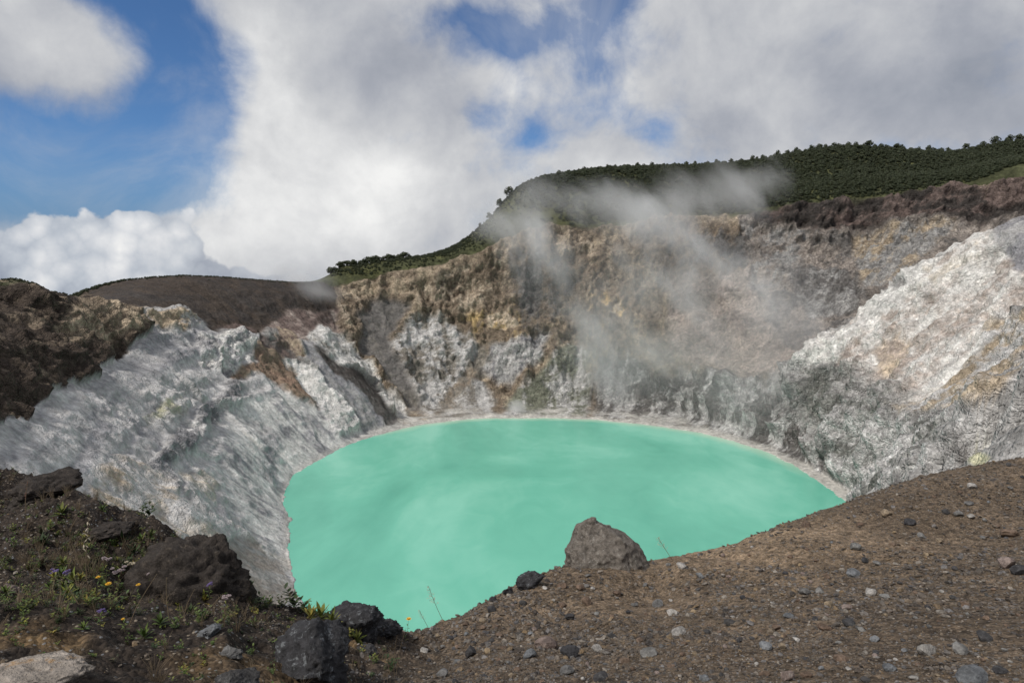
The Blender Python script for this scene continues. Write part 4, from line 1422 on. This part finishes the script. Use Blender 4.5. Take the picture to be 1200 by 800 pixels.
class MB:
    def __init__(self):
        self.v, self.f = [], []

    def leaf(self, p, d, L, W, up=Vector((0, 0, 1)), fold=.25, curl=.35):
        d = Vector(d).normalized()
        s = d.cross(up)
        if s.length < 1e-3:
            s = Vector((1, 0, 0))
        s.normalize()
        n = s.cross(d)
        b = len(self.v)
        p = Vector(p)
        prof = [(0, .15), (.35, 1), (.7, .75), (1.0, .0)]
        for t, w in prof:
            c = p + d * (L * t) - Vector((0, 0, 1)) * (curl * L * t * t)
            self.v += [c - s * (W * w * .5) + n * (fold * W * w * .5), c, c + s * (W * w * .5) + n * (fold * W * w * .5)]
        for k in range(3):
            for q in (0, 1):
                a = b + k * 3 + q
                self.f.append((a, a + 1, a + 4, a + 3))

    def tube(self, pts, r0, r1=None, sides=4):
        r1 = r0 if r1 is None else r1
        b = len(self.v)
        n = len(pts)
        for i, p in enumerate(pts):
            p = Vector(p)
            t = (Vector(pts[min(i + 1, n - 1)]) - Vector(pts[max(i - 1, 0)])).normalized()
            a = t.orthogonal().normalized()
            c = t.cross(a)
            r = r0 + (r1 - r0) * i / max(1, n - 1)
            for k in range(sides):
                th = 2 * math.pi * k / sides
                self.v.append(p + a * (math.cos(th) * r) + c * (math.sin(th) * r))
        for i in range(n - 1):
            for k in range(sides):
                self.f.append((b + i * sides + k, b + i * sides + (k + 1) % sides, b + (i + 1) * sides + (k + 1) % sides, b + (i + 1) * sides + k))

    def mesh(self, name, smooth=True):
        return np_mesh(name, np.array([tuple(q) for q in self.v]), np.array(self.f), smooth)


def rosette(r, n, L, W, elev=(.2, 1.2), h=0.0, mb=None, centre=(0, 0, 0)):
    mb = mb or MB()
    for i in range(n):
        a = i * 2.4 + r.uniform(-.3, .3)
        el = elev[0] + (elev[1] - elev[0]) * (i / n)
        l_ = L * r.uniform(.7, 1.15)
        base = Vector(centre) + Vector((0, 0, h * i / n))
        mb.leaf(base, (math.cos(a) * math.cos(el), math.sin(a) * math.cos(el), math.sin(el)), l_, W * r.uniform(.8, 1.2), curl=r.uniform(.0, .35))
    return mb


def sprig(r, n_st, H, leafL, leafW, lean=.35, per=9):
    st, lf = MB(), MB()
    tips = []
    for s_ in range(n_st):
        a = r.uniform(0, 6.28)
        ln = r.uniform(.2, 1) * lean
        h = H * r.uniform(.6, 1.1)
        pts = []
        x0, y0 = r.uniform(-.25, .25) * H * .5, r.uniform(-.25, .25) * H * .5
        for k in range(5):
            t = k / 4
            pts.append(Vector((x0 + math.cos(a) * ln * h * t * t, y0 + math.sin(a) * ln * h * t * t, h * t - .02)))
        st.tube(pts, H * .012, H * .006, 3)
        tips.append(pts[-1])
        for k in range(per):
            t = .25 + .75 * k / per
            i0 = min(3, int(t * 4))
            p = pts[i0].lerp(pts[i0 + 1], t * 4 - i0)
            aa = k * 2.4 + r.uniform(-.4, .4)
            lf.leaf(p, (math.cos(aa), math.sin(aa), r.uniform(.3, 1.1)), leafL * r.uniform(.7, 1.1) * (1.2 - .5 * t), leafW, curl=.2)
    return st, lf, tips


R_ = random.Random(3)
sprig_v = []
for i in range(5):
    st, lf, tips = sprig(R_, 4, .11, .042, .014, .6, 8)
    sprig_v.append((st.mesh('stem'), lf.mesh('leaves')))
rose_v = [rosette(R_, 15, .075, .017, (.15, 1.3), .02).mesh('leaves') for _ in range(4)]
sprig_small = []
for i in range(6):
    st, lf, tips = sprig(R_, 3, .06, .026, .010, .8, 6)
    k0 = len(lf.v)
    lf.v += st.v
    lf.f += [tuple(q + k0 for q in f) for f in st.f]
    sprig_small.append(lf.mesh('ground_sprig'))
tuft_dry = []
for i in range(4):
    mb = MB()
    for k in range(16):
        a = R_.uniform(0, 6.28)
        ln = R_.uniform(.1, .9)
        H = R_.uniform(.05, .12)
        mb.tube([(0.01 * math.cos(a), .01 * math.sin(a), 0), (ln * H * .4 * math.cos(a), ln * H * .4 * math.sin(a), H * .6), (ln * H * math.cos(a), ln * H * math.sin(a), H)], .0012, .0006, 3)
    tuft_dry.append(mb.mesh('dry_tuft'))

me_cache = {}


def shared(me, mat):
    k = (me.name, mat.name)
    if k not in me_cache:
        m = me.copy()
        m.materials.clear()
        m.materials.append(mat)
        me_cache[k] = m
    return me_cache[k]


def thing(name, label, cat, loc, rotz=0, group=None, scale=1.0):
    o = bpy.data.objects.new(name, None)
    o.empty_display_size = .05
    COL.objects.link(o)
    o.location = loc
    o.rotation_euler = (0, 0, rotz)
    o.scale = (scale,) * 3
    return tag(o, label, cat, group)


def leafy(px_, py_, h_px, kind, mat, label, group=None):
    loc = ground_hit(px_, py_)
    base_h = .11 if kind == 's' else .075
    sc_ = h_px / 800 * loc[1] / base_h
    t = thing('leafy_plant', label, 'plant', (loc[0], loc[1], loc[2] - .004), R_.uniform(0, 6.28), group, sc_)
    if kind == 's':
        st, lf = R_.choice(sprig_v)
        link('stem', shared(st, G_stem), None, t)
        link('leaves', shared(lf, mat), None, t)
    else:
        link('leaves', shared(R_.choice(rose_v), mat), None, t)
    return t


LEAFY = [
    (169, 748, 17, 'r', G_leaf, 'bright green rosette alone on bare soil below the flowers'),
    (34, 716, 22, 's', G_leaf, 'broad leafed green sprig left of the flower patch'),
    (31, 694, 15, 's', G_leaf, 'small green sprig above the broad leafed one at far left'),
    (206, 738, 20, 's', G_leaf, 'upright green plant at the right end of the flower patch'),
    (188, 733, 16, 'r', G_leaf, 'green rosette just left of the upright green plant'),
    (236, 728, 22, 's', G_leaf, 'leafy plant right of the upright green plant'),
    (221, 702, 26, 's', G_yel, 'yellow-green sprig against the rounded dark rock'),
    (240, 700, 18, 's', G_leaf, 'green sprig at the middle foot of the rounded dark rock'),
    (285, 704, 30, 's', G_dark, 'dense dark green clump at the right foot of the rounded dark rock'),
    (300, 712, 22, 's', G_dark, 'dark green clump right of the densest one'),
    (314, 712, 20, 's', G_leaf, 'green clump on the crest left of the lake corner'),
    (330, 712, 20, 's', G_dark, 'dark green clump next to the lake corner'),
    (346, 715, 34, 's', G_dark, 'tall dark green clump marking the lake corner'),
    (357, 719, 26, 's', G_leaf, 'spiky green clump leaning over the lake corner'),
    (364, 726, 20, 'r', G_yel, 'yellow-green spiky rosette on the crest'),
    (376, 726, 22, 'r', G_yel, 'olive spiky rosette right of the yellow-green one'),
    (389, 730, 18, 'r', G_yel, 'small spiky rosette against the craggy outcrop'),
    (410, 748, 18, 's', G_yel, 'yellow-green plant growing below the craggy outcrop'),
    (418, 752, 14, 'r', G_yel, 'yellowish rosette right below the craggy outcrop'),
    (427, 768, 16, 's', G_yel, 'yellow-green sprig beside the lichen-streaked rock'),
    (440, 776, 16, 's', G_leaf, 'green sprig right of the lichen-streaked rock'),
    (58, 622, 18, 's', G_leaf, 'green sprig below the dark rock face on the mound'),
    (18, 640, 16, 's', G_leaf, 'green sprig near the left edge halfway up the mound'),
    (172, 601, 27, 's', G_dark, 'grey-green shrublet on the crest against the grey cliff'),
    (120, 598, 10, 'r', G_leaf, 'low green tuft on the crest left of the shrublet'),
    (92, 705, 20, 's', G_dark, 'dark leafy plant under the purple flowers'),
    (107, 712, 24, 's', G_leaf, 'green plant left of the yellow flowers'),
    (138, 712, 24, 's', G_leaf, 'green plant under the pale pink flowers'),
    (152, 722, 18, 's', G_dark, 'dark sprig right of the yellow flowers'),
    (98, 738, 12, 'r', G_leaf, 'small rosette below the yellow flowers'),
    (460, 786, 26, 's', G_dark, 'dark brown-green tussock near the bottom under the notch'),
    (8, 668, 12, 's', G_leaf, 'little sprig at the left edge above the pinkish block'),
]
for a in LEAFY:
    leafy(*a)
GL = {G_leaf.name: ('small green plant in the growth on the left mound', 'small green plants on the mound'),
      G_dark.name: ('small dark plant in the growth on the left mound', 'small dark plants on the mound'),
      G_yel.name: ('small yellowish plant in the growth on the left mound', 'small yellowish plants on the mound')}
for k in range(110):
    while True:
        px_, py_ = R_.uniform(2, 300), R_.uniform(590, 735)
        ey = float(np.interp(px_, EDGE_PX, EDGE_PY))
        if py_ > ey + 12 and R_.random() < math.exp(-((px_ - 110) / 110) ** 2 - ((py_ - 670) / 45) ** 2) + .12:
            break
    mt = R_.choice([G_leaf, G_leaf, G_dark, G_dark, G_dark, G_yel])
    kd = R_.choice('ssr')
    zn = ('near the top of the left mound' if py_ < 632 else 'at the left edge of the picture' if px_ < 45 else
          'below the flower patch' if py_ > 708 else 'in front of the rounded dark rock' if px_ > 180 else 'among the flowers')
    cn = {G_leaf.name: 'green', G_dark.name: 'dark green', G_yel.name: 'yellowish'}[mt.name]
    sh_ = 'sprig' if kd == 's' else 'rosette'
    leafy(px_, py_, R_.uniform(8, 15), kd, mt, f'small {cn} {sh_} {zn}', f'small {cn} {sh_}s {zn}')


def flower(px_, py_, foot, size, mat, label, cat='flower', cluster=False, lean=0.0):
    """a bloom at (px, py) on a stem rooted at (foot)"""
    F0 = Vector(ground_hit(*foot))
    top = Vector(unproj(px_, py_, F0.y - .03))
    t = thing('flower', label, cat, F0)
    mb = MB()
    loc = top - F0
    mb.tube([(0, 0, -.01), loc * .5 + Vector((.01, 0, .01)), loc], .0022, .0013, 4)
    link('stem', mb.mesh('stem'), G_stem, t)
    lb = MB()
    for k in range(7):
        q = loc * (.1 + .1 * k)
        a = k * 2.4
        lb.leaf(q, (math.cos(a), math.sin(a), .6), .045, .010)
    link('leaves', lb.mesh('leaves'), G_leaf, t)
    s_ = .72 * size / 800 * F0.y
    pb = MB()
    heads = [(0, 0, 0)] if not cluster else [(R_.uniform(-.5, .5) * s_, R_.uniform(-.4, .4) * s_, R_.uniform(-.25, .25) * s_) for _ in range(8)]
    rr = s_ * (.5 if not cluster else .26)
    for hx, hy, hz in heads:
        for ring, (n_, el) in enumerate(((9, .25), (7, .8))):
            for k in range(n_):
                a = k * 2 * math.pi / n_ + ring * .4
                pb.leaf(loc + Vector((hx, hy, hz)), (math.cos(a) * math.cos(el), math.sin(a) * math.cos(el) - .35, math.sin(el)), rr * (1 - .25 * ring), rr * .5, curl=.1)
    link('petals', pb.mesh('petals'), mat, t)


flower(115, 676, (112, 705), 9, F_yel, 'deep yellow flower left of and above the brightest one')
flower(127, 684, (124, 712), 12, F_yel, 'brightest yellow flower in the middle of the flower patch')
flower(162, 685, (158, 712), 9, F_yel, 'yellow flower right of the brightest one')
flower(144, 725, (146, 742), 7, F_yel, 'small orange-yellow flower low in the patch')
flower(193, 669, (190, 700), 7, F_yel, 'small orange flower near the pinkish blooms')
flower(479, 725, (474, 752), 11, F_yel, 'yellow flower on a stem at the notch beside the lake')
flower(123, 654, (124, 690), 13, F_pink, 'topmost pale flower cluster in the patch', cluster=True)
flower(139, 667, (138, 700), 17, F_pink, 'largest pale pink flower cluster', cluster=True)
flower(154, 660, (152, 695), 15, F_cream, 'cream flower cluster right of the largest pink one', cluster=True)
flower(199, 673, (200, 705), 13, F_pink, 'dusky pink flower cluster in front of the rounded dark rock', cluster=True)
flower(175, 672, (174, 700), 9, F_pink, 'small dusky pink cluster between yellow flower and tall stalk', cluster=True)
flower(63, 669, (66, 692), 11, F_pur, 'purple flower cluster farthest left', cluster=True)
flower(78, 670, (82, 695), 12, F_pur, 'purple flower cluster right of the farthest left one', cluster=True)
flower(118, 716, (117, 732), 11, F_pur, 'violet flower below the yellow flowers', cluster=True)
flower(246, 684, (244, 706), 9, F_pur, 'faded purple flower before the rounded dark rock', cluster=True)
flower(265, 700, (262, 722), 14, F_pink, 'pinkish flower cluster at the right foot of the rounded rock', cluster=True)


def stalk(top, foot, label, seeds=True, w=.0026, seedc=F_cream, spread=1.0, n_seed=16):
    F0 = Vector(ground_hit(*foot))
    T0 = Vector(unproj(top[0], top[1], F0.y - .02)) - F0
    t = thing('grass_stalk', label, 'grass', F0)
    mb = MB()
    w = 1.5 * w * F0.y / 5
    bow = Vector((.06 * T0.z, 0, .0))
    P_ = [Vector((0, 0, -.02)), T0 * .35 - bow * .5, T0 * .7 - bow * .4, T0]
    mb.tube(P_, w, w * .5, 4)
    link('stem', mb.mesh('stem'), G_dry, t)
    if seeds:
        sb = MB()
        H = T0.length
        for k in range(n_seed):
            q = .45 + .55 * k / n_seed
            a = k * 2.4
            base = P_[2].lerp(P_[3], max(0, (q - .7) / .3)) if q > .7 else P_[1].lerp(P_[2], (q - .35) / .35)
            dvec = Vector((math.cos(a) * .7 - .35, math.sin(a) * .4, .55)) * (.16 * H * spread * (1.3 - q))
            sb.tube([base, base + dvec], w * .35, w * .25, 3)
            for m in (.5, .75, 1.0):
                sb.leaf(base + dvec * m, (R_.uniform(-1, 1), R_.uniform(-.5, .5), -.4), .045 * H, .013 * H, curl=.2)
        link('seed_head', sb.mesh('seed_head'), seedc, t)


stalk((771, 629), (789, 656), 'feathery grass stalk with seed heads right of the pointed boulder', w=.0016, spread=1.7, n_seed=14)
stalk((502, 686), (520, 726), 'tall pale grass stalk beside the notch over the lake', w=.0014, spread=1.2)
stalk((491, 714), (503, 733), 'shorter pale grass stalk left of the tall one', w=.0012, spread=1.2)
stalk((105, 600), (103, 697), 'tallest dry stalk rising over the flower patch', w=.0022, n_seed=8, spread=.5)
stalk((33, 562), (30, 602), 'reddish dry stalk on the left mound top', w=.0018, n_seed=8, spread=.5, seedc=F_red)
stalk((84, 637), (103, 680), 'bent dry stalk left of the tallest one', seeds=False)
stalk((184, 672), (150, 734), 'long slanting stalk crossing the flower patch', seeds=False)
stalk((195, 676), (199, 728), 'upright tan stalk under the dusky pink flowers', seeds=False)
stalk((262, 695), (240, 722), 'slanting tan stalk near the right foot of the rounded rock', seeds=False)
stalk((75, 680), (95, 712), 'pale curved stalk below the purple flowers', seeds=False)
stalk((228, 690), (216, 718), 'yellowish stalk before the rounded dark rock', seeds=False)
stalk((465, 745), (462, 792), 'dry stalk in the tussock near the bottom', seeds=False, w=.0016)
stalk((476, 735), (464, 790), 'taller dry stalk leaning toward the notch', seeds=False, w=.0016)
stalk((452, 755), (458, 792), 'short dry stalk left of the leaning ones', seeds=False, w=.0016)

# low growth nobody could count
r = np.random.default_rng(9)
N_ = 15000
ys = 3.2 + 6.3 * r.random(N_)
xs = r.uniform(-.80, -.18, N_) * ys
zs = ground_at(xs, ys)
p, q = proj(xs, ys, zs)
den = np.exp(-((p - 110) / 120) ** 2 - ((q - 662) / 48) ** 2) + .8 * np.exp(-((p - 330) / 60) ** 2 - ((q - 712) / 16) ** 2) + .35 * np.exp(-((p - 60) / 80) ** 2 - ((q - 590) / 30) ** 2)
den = den * (.55 + 1.3 * fbm(xs / .35, ys / .35, zs * 0, 3, 701))
kp = r.random(N_) < np.clip(den, .05, 1)
xs, ys, zs = xs[kp], ys[kp], zs[kp]
m = len(xs)
s_ = r.uniform(.5, 1.25, m)
cover_src = [src_obj('ground_sprig', shared(a, mt)) for a, mt in zip(sprig_small, [G_leaf, G_dark, G_dark, G_leaf, G_dark, G_yel])] + [src_obj('dry_tuft', shared(a, G_dry)) for a in tuft_dry[:2]]
scatter('undergrowth', np.stack([xs, ys, zs - .003], 1), np.stack([r.uniform(-.3, .3, m), r.uniform(-.3, .3, m), r.uniform(0, 6.28, m)], 1), np.repeat(s_[:, None], 3, 1), cover_src,
        'low tangled green and dry growth covering the left mound')

# ------------------------------------------------------------------ trees on the far rims
T_leaf = leaf_mat('forest_leaf', [(.038, .048, .025), (.050, .060, .028), (.042, .053, .027), (.060, .068, .032), (.045, .053, .029)])
T_bark = flat_mat('bark', (.12, .10, .08))


def tree_parts(seed, H=7.5, Rc=3.4, squat=.75, nleaf=420, lsz=.8):
    r = random.Random(seed)
    tr, cr = MB(), MB()
    tr.tube([(0, 0, -1), (.1, .05, H * .35), (.25 * r.uniform(-1, 1), .2, H * .62)], .22, .10, 5)
    lobes = []
    for k in range(7):
        a = k * 2.4 + r.random()
        rad_ = Rc * r.uniform(.25, .62) if k else 0
        c = Vector((math.cos(a) * rad_, math.sin(a) * rad_, H * (.28 + .42 * r.random()) if k else H * .72))
        lobes.append((c, Rc * r.uniform(.45, .68)))
        tr.tube([(0, 0, H * .3), tuple(c * .6 + Vector((0, 0, H * .12))), tuple(c)], .09, .03, 4)
    for k in range(nleaf):
        c, R0 = r.choice(lobes)
        d = Vector((r.gauss(0, 1), r.gauss(0, 1), r.gauss(0, 1))).normalized()
        p_ = c + Vector((d.x, d.y, d.z * squat)) * R0 * r.uniform(.65, 1.08)
        u = d.orthogonal().normalized()
        u.rotate(Matrix.Rotation(r.uniform(0, 6.28), 3, d))
        w = d.cross(u)
        tilt = Vector((r.uniform(-.5, .5), r.uniform(-.5, .5), r.uniform(-.2, .6)))
        u = (u + tilt * .5).normalized()
        s_ = lsz * r.uniform(.6, 1.2)
        b = len(cr.v)
        cr.v += [p_ - u * s_ * .5 - w * s_ * .35, p_ + u * s_ * .5 - w * s_ * .2, p_ + u * s_ * .3 + w * s_ * .5, p_ - u * s_ * .45 + w * s_ * .35]
        cr.f.append((b, b + 1, b + 2, b + 3))
    return tr.mesh('trunk'), cr.mesh('crown', False)


tree_v = [tree_parts(40 + i, 7.5, 3.3, R_.uniform(.75, 1.0)) for i in range(5)]
for a, b in tree_v:
    a.materials.append(T_bark)
    b.materials.append(T_leaf)


def far_z(xs, ys):
    return crater_z(np.asarray(xs, float), np.asarray(ys, float))


r = np.random.default_rng(12)
N_ = 52000
ys = r.uniform(870, 1060, N_)
us = r.uniform(370, 1400, N_)
xs = (us - 600) / 800 * ys
zs = far_z(xs, ys)
p, q = proj(xs, ys, zs)
sd = poly_sd(p, q, GREEN_POLY)
# dense forest above and behind, low scrub on the left shoulder
forest = (sd > 2.0)
cl = fbm(xs / 40, ys / 40, zs * 0, 3, 801, .5)
leftish = sstep(p, 640, 580)
grassy = np.exp(-((p - 630) / 45) ** 2 - ((q - 258) / 14) ** 2)
prob = np.clip(.75 + .4 * cl - .9 * grassy, .05, 1)
kp = forest & (r.random(N_) < prob)
xs, ys, zs, p, q, sd, leftish = xs[kp], ys[kp], zs[kp], p[kp], q[kp], sd[kp], leftish[kp]
m = len(xs)
s_ = r.uniform(.6, 1.0, m) ** .5 * r.choice([.5, .62, .75, 1.15], m) * (1 - .45 * leftish) * np.clip(.45 + sd / 14, .45, 1)
tree_src = []
for i, (a, b) in enumerate(tree_v):
    # one joined mesh per kind for the scatter
    va = np.array([v.co[:] for v in a.vertices]); fa = np.array([pp.vertices[:] for pp in a.polygons])
    vb = np.array([v.co[:] for v in b.vertices]); fb = np.array([pp.vertices[:] for pp in b.polygons])
    mm_ = np_mesh('forest_tree', np.r_[va, vb], np.r_[fa, fb + len(va)], False)
    mm_.materials.append(T_bark)
    mm_.materials.append(T_leaf)
    mm_.polygons.foreach_set('material_index', [0] * len(fa) + [1] * len(fb))
    tree_src.append(src_obj('forest_tree', mm_))
scatter('forest', np.stack([xs, ys, zs - .6 * s_], 1), np.stack([np.zeros(m), np.zeros(m), r.uniform(0, 6.28, m)], 1), np.stack([s_, s_, s_ * r.uniform(.6, 1.0, m)], 1), tree_src,
        'dark green cloud forest covering the hill and rim behind the crater')
print('forest trees', m)

# trees one can tell apart on the skyline
def sky_tree(px_, hpx, label, group=None, wide=1.0):
    hpx = hpx * (.8 if group and 'bushes' in group else 1)
    u = (px_ - 600) / 800
    ys = np.arange(880, 1120, 3.0)
    zs = far_z(u * ys * 1.0, ys)
    pp, qq = proj(u * ys, ys, zs)
    k = int(np.argmin(qq))
    x_, y_, z_ = u * ys[k], ys[k], zs[k]
    H = hpx / 800 * y_
    t = thing('skyline_tree', label, 'tree', (x_, y_, z_ - .3), R_.uniform(0, 6.28), group)
    a, b = R_.choice(tree_v)
    s_ = H / 7.5
    t.scale = (s_ * wide, s_ * wide, s_)
    link('trunk', a, None, t)
    link('crown', b, None, t)


sky_tree(1154, 12, 'lone round tree standing clear of the forest on the right skyline')
sky_tree(1170, 12, 'taller tree right of the lone round one on the skyline')
sky_tree(1181, 11, 'broad tree between the taller tree and the right edge', wide=1.3)
sky_tree(1195, 13, 'tree at the right end of the skyline')
sky_tree(1120, 9, 'low tree in the skyline saddle left of the lone round tree')
sky_tree(1140, 8, 'small tree in the saddle nearest the lone round tree')
sky_tree(1010, 10, 'tree at the highest bump of the forested hill')
sky_tree(597, 13, 'dark round tree on the steep left shoulder of the summit', wide=1.2)
sky_tree(586, 11, 'dark tree below the round one on the steep shoulder')
sky_tree(573, 9, 'small tree lowest on the steep shoulder')
sky_tree(563, 6, 'tiny bush on the steep shoulder beside the cloud')
for px_ in list(np.arange(905, 1110, 9.0)):
    sky_tree(px_ + R_.uniform(-3, 3), R_.uniform(6, 10), 'small dark tree in the even skyline of the forested hill', 'trees along the skyline of the forested hill')
for px_ in np.arange(655, 890, 13.0):
    sky_tree(px_ + R_.uniform(-3, 3), R_.uniform(5, 8), 'small dark tree on the flat summit behind the steam', 'trees along the flat summit')
for px_ in np.arange(386, 480, 4.0):
    sky_tree(px_ + R_.uniform(-2, 2), R_.uniform(7, 12), 'dark bush on the low left end of the green rim', 'bushes on the left end of the green rim', 1.4)

# low tufts along the dark hump and the brown shoulder
r = np.random.default_rng(15)
N_ = 900
us = r.uniform(60, 390, N_)
ys_ = np.interp(us, [60, 92, 140, 215, 300, 385], [600, 615, 655, 700, 770, 850]) + r.normal(0, 5, N_)
xs = (us - 600) / 800 * ys_
m = N_
s_ = r.uniform(.10, .22, m) * np.interp(us, [60, 120, 200, 390], [2.2, 2.0, 1.0, .8])
lef = r.random(320)
us2 = r.uniform(-60, 80, 320)
ys2 = np.interp(us2, [-120, 0, 20, 45, 75, 92], [385, 430, 437, 455, 482, 500]) + r.normal(0, 5, 320)
xs = np.r_[xs, (us2 - 600) / 800 * ys2]
ys_ = np.r_[ys_, ys2]
s_ = np.r_[s_, r.uniform(.08, .2, 320)]
zs = far_z(xs, ys_)
m = len(xs)
scatter('scrub', np.stack([xs, ys_, zs - .1], 1), np.stack([np.zeros(m), np.zeros(m), r.uniform(0, 6.28, m)], 1), np.stack([s_ * 1.3, s_ * 1.3, s_], 1), tree_src[:3],
        'thin line of scrub growing along the left skyline ridges')

# ------------------------------------------------------------------ steam
def steam_mat(name, dens, ns=.022, lo=.42, hi=.72, colr=(.99, .99, .99)):
    m = bpy.data.materials.new(name)
    m.use_nodes = True
    nt = NT(m.node_tree)
    for nd in list(m.node_tree.nodes):
        m.node_tree.nodes.remove(nd)
    out = nt.n('ShaderNodeOutputMaterial')
    pv = nt.n('ShaderNodeVolumePrincipled')
    pv.inputs['Color'].default_value = colr + (1,)
    pv.inputs['Anisotropy'].default_value = .1
    oc = nt.n('ShaderNodeTexCoord').outputs['Object']
    gp = nt.n('ShaderNodeNewGeometry').outputs['Position']
    wpv = nt.vm('ADD', gp, nt.vm('SCALE', nt.vm('SUBTRACT', nt.noise(gp, .011, 3, .55, col=True), (.5, .5, .5)), s=50.0))
    vr = nt.n('ShaderNodeVectorRotate', rotation_type='AXIS_ANGLE')
    vr.inputs['Axis'].default_value = (0, 1, 0)
    vr.inputs['Angle'].default_value = math.radians(38)
    nt.L.new(wpv, vr.inputs['Vector'])
    st_ = nt.vm('MULTIPLY', vr.outputs[0], (1.3, 1.1, .55))
    nn = nt.noise(st_, ns, 6, .62)
    r_ = nt.vm('LENGTH', oc)
    fall = nt.ss(r_, 1.0, .0)
    th = nt.m('SUBTRACT', nt.m('ADD', nn, nt.m('MULTIPLY', fall, .32)), lo)
    dn = nt.m('MULTIPLY', nt.m('MULTIPLY', nt.ss(th, 0, hi), nt.ss(r_, 1.0, .7)), dens)
    nt.L.new(dn, pv.inputs['Density'])
    nt.L.new(pv.outputs[0], out.inputs['Volume'])
    return m


bm = bmesh.new()
bmesh.ops.create_icosphere(bm, subdivisions=3, radius=1.02)
puff_me = bpy.data.meshes.new('steam')
bm.to_mesh(puff_me)
bm.free()
st_thick = steam_mat('steam_thick', .027, .020, .55, .44)
st_mid = steam_mat('steam_middle', .019, .017, .50, .46)
st_thin = steam_mat('steam_thin', .0055, .012, .44, .50)
me_k = {}
for k_, m_ in (('thick', st_thick), ('mid', st_mid), ('thin', st_thin)):
    q_ = puff_me.copy()
    q_.materials.append(m_)
    me_k[k_] = q_


def puff(px_, py_, Yd, rx, ry, rot, k_, depth=None):
    """an ellipsoid of steam; radii in pixels at its distance, rot = lean in degrees"""
    loc = unproj(px_, py_, Yd)
    s_ = Yd / 800
    o = link('steam', me_k[k_])
    o.location = loc
    o.scale = (rx * s_, (depth or min(rx, ry)) * s_, ry * s_)
    o.rotation_euler = (0, math.radians(rot), 0)
    tag(o, None, None, None, 'stuff')
    return o


# plume rising from the left of the centre
puff(712, 425, 760, 70, 60, -30, 'mid', 44)
puff(690, 375, 775, 66, 80, -35, 'thick', 44)
puff(648, 310, 800, 56, 90, -32, 'thick', 40)
puff(612, 255, 840, 62, 72, -10, 'thick', 40)
puff(640, 222, 880, 80, 40, 10, 'mid', 36)
puff(585, 262, 900, 50, 44, 0, 'mid', 36)
# main plume
puff(790, 410, 730, 90, 90, -25, 'thick', 46)
puff(795, 335, 745, 105, 90, -25, 'thick', 46)
puff(770, 265, 790, 100, 80, 10, 'thick', 46)
puff(715, 240, 840, 90, 38, 8, 'mid', 40)
puff(840, 230, 830, 105, 60, 0, 'mid', 40)
puff(892, 208, 870, 46, 52, 20, 'thick', 32)
puff(905, 355, 700, 110, 90, 20, 'mid', 44)
puff(875, 320, 730, 90, 60, 10, 'thick', 36)
# thin base haze
puff(850, 430, 655, 210, 100, 10, 'thin', 70)
puff(730, 370, 740, 190, 150, 0, 'thin', 50)
puff(900, 480, 600, 110, 70, 20, 'thin', 50)
# little vent on the far shore
st_vent = steam_mat('steam_vent', .12, .06, .38, .6)
q_ = puff_me.copy()
q_.materials.append(st_vent)
me_k['vent'] = q_
puff(606, 480, 738, 17, 15, -15, 'vent', 13)
puff(624, 489, 734, 20, 7, 12, 'vent', 10)
# mist spilling over the low rim at left
puff(372, 342, 800, 55, 20, 5, 'mid', 40)
puff(352, 330, 840, 60, 26, 0, 'mid', 40)
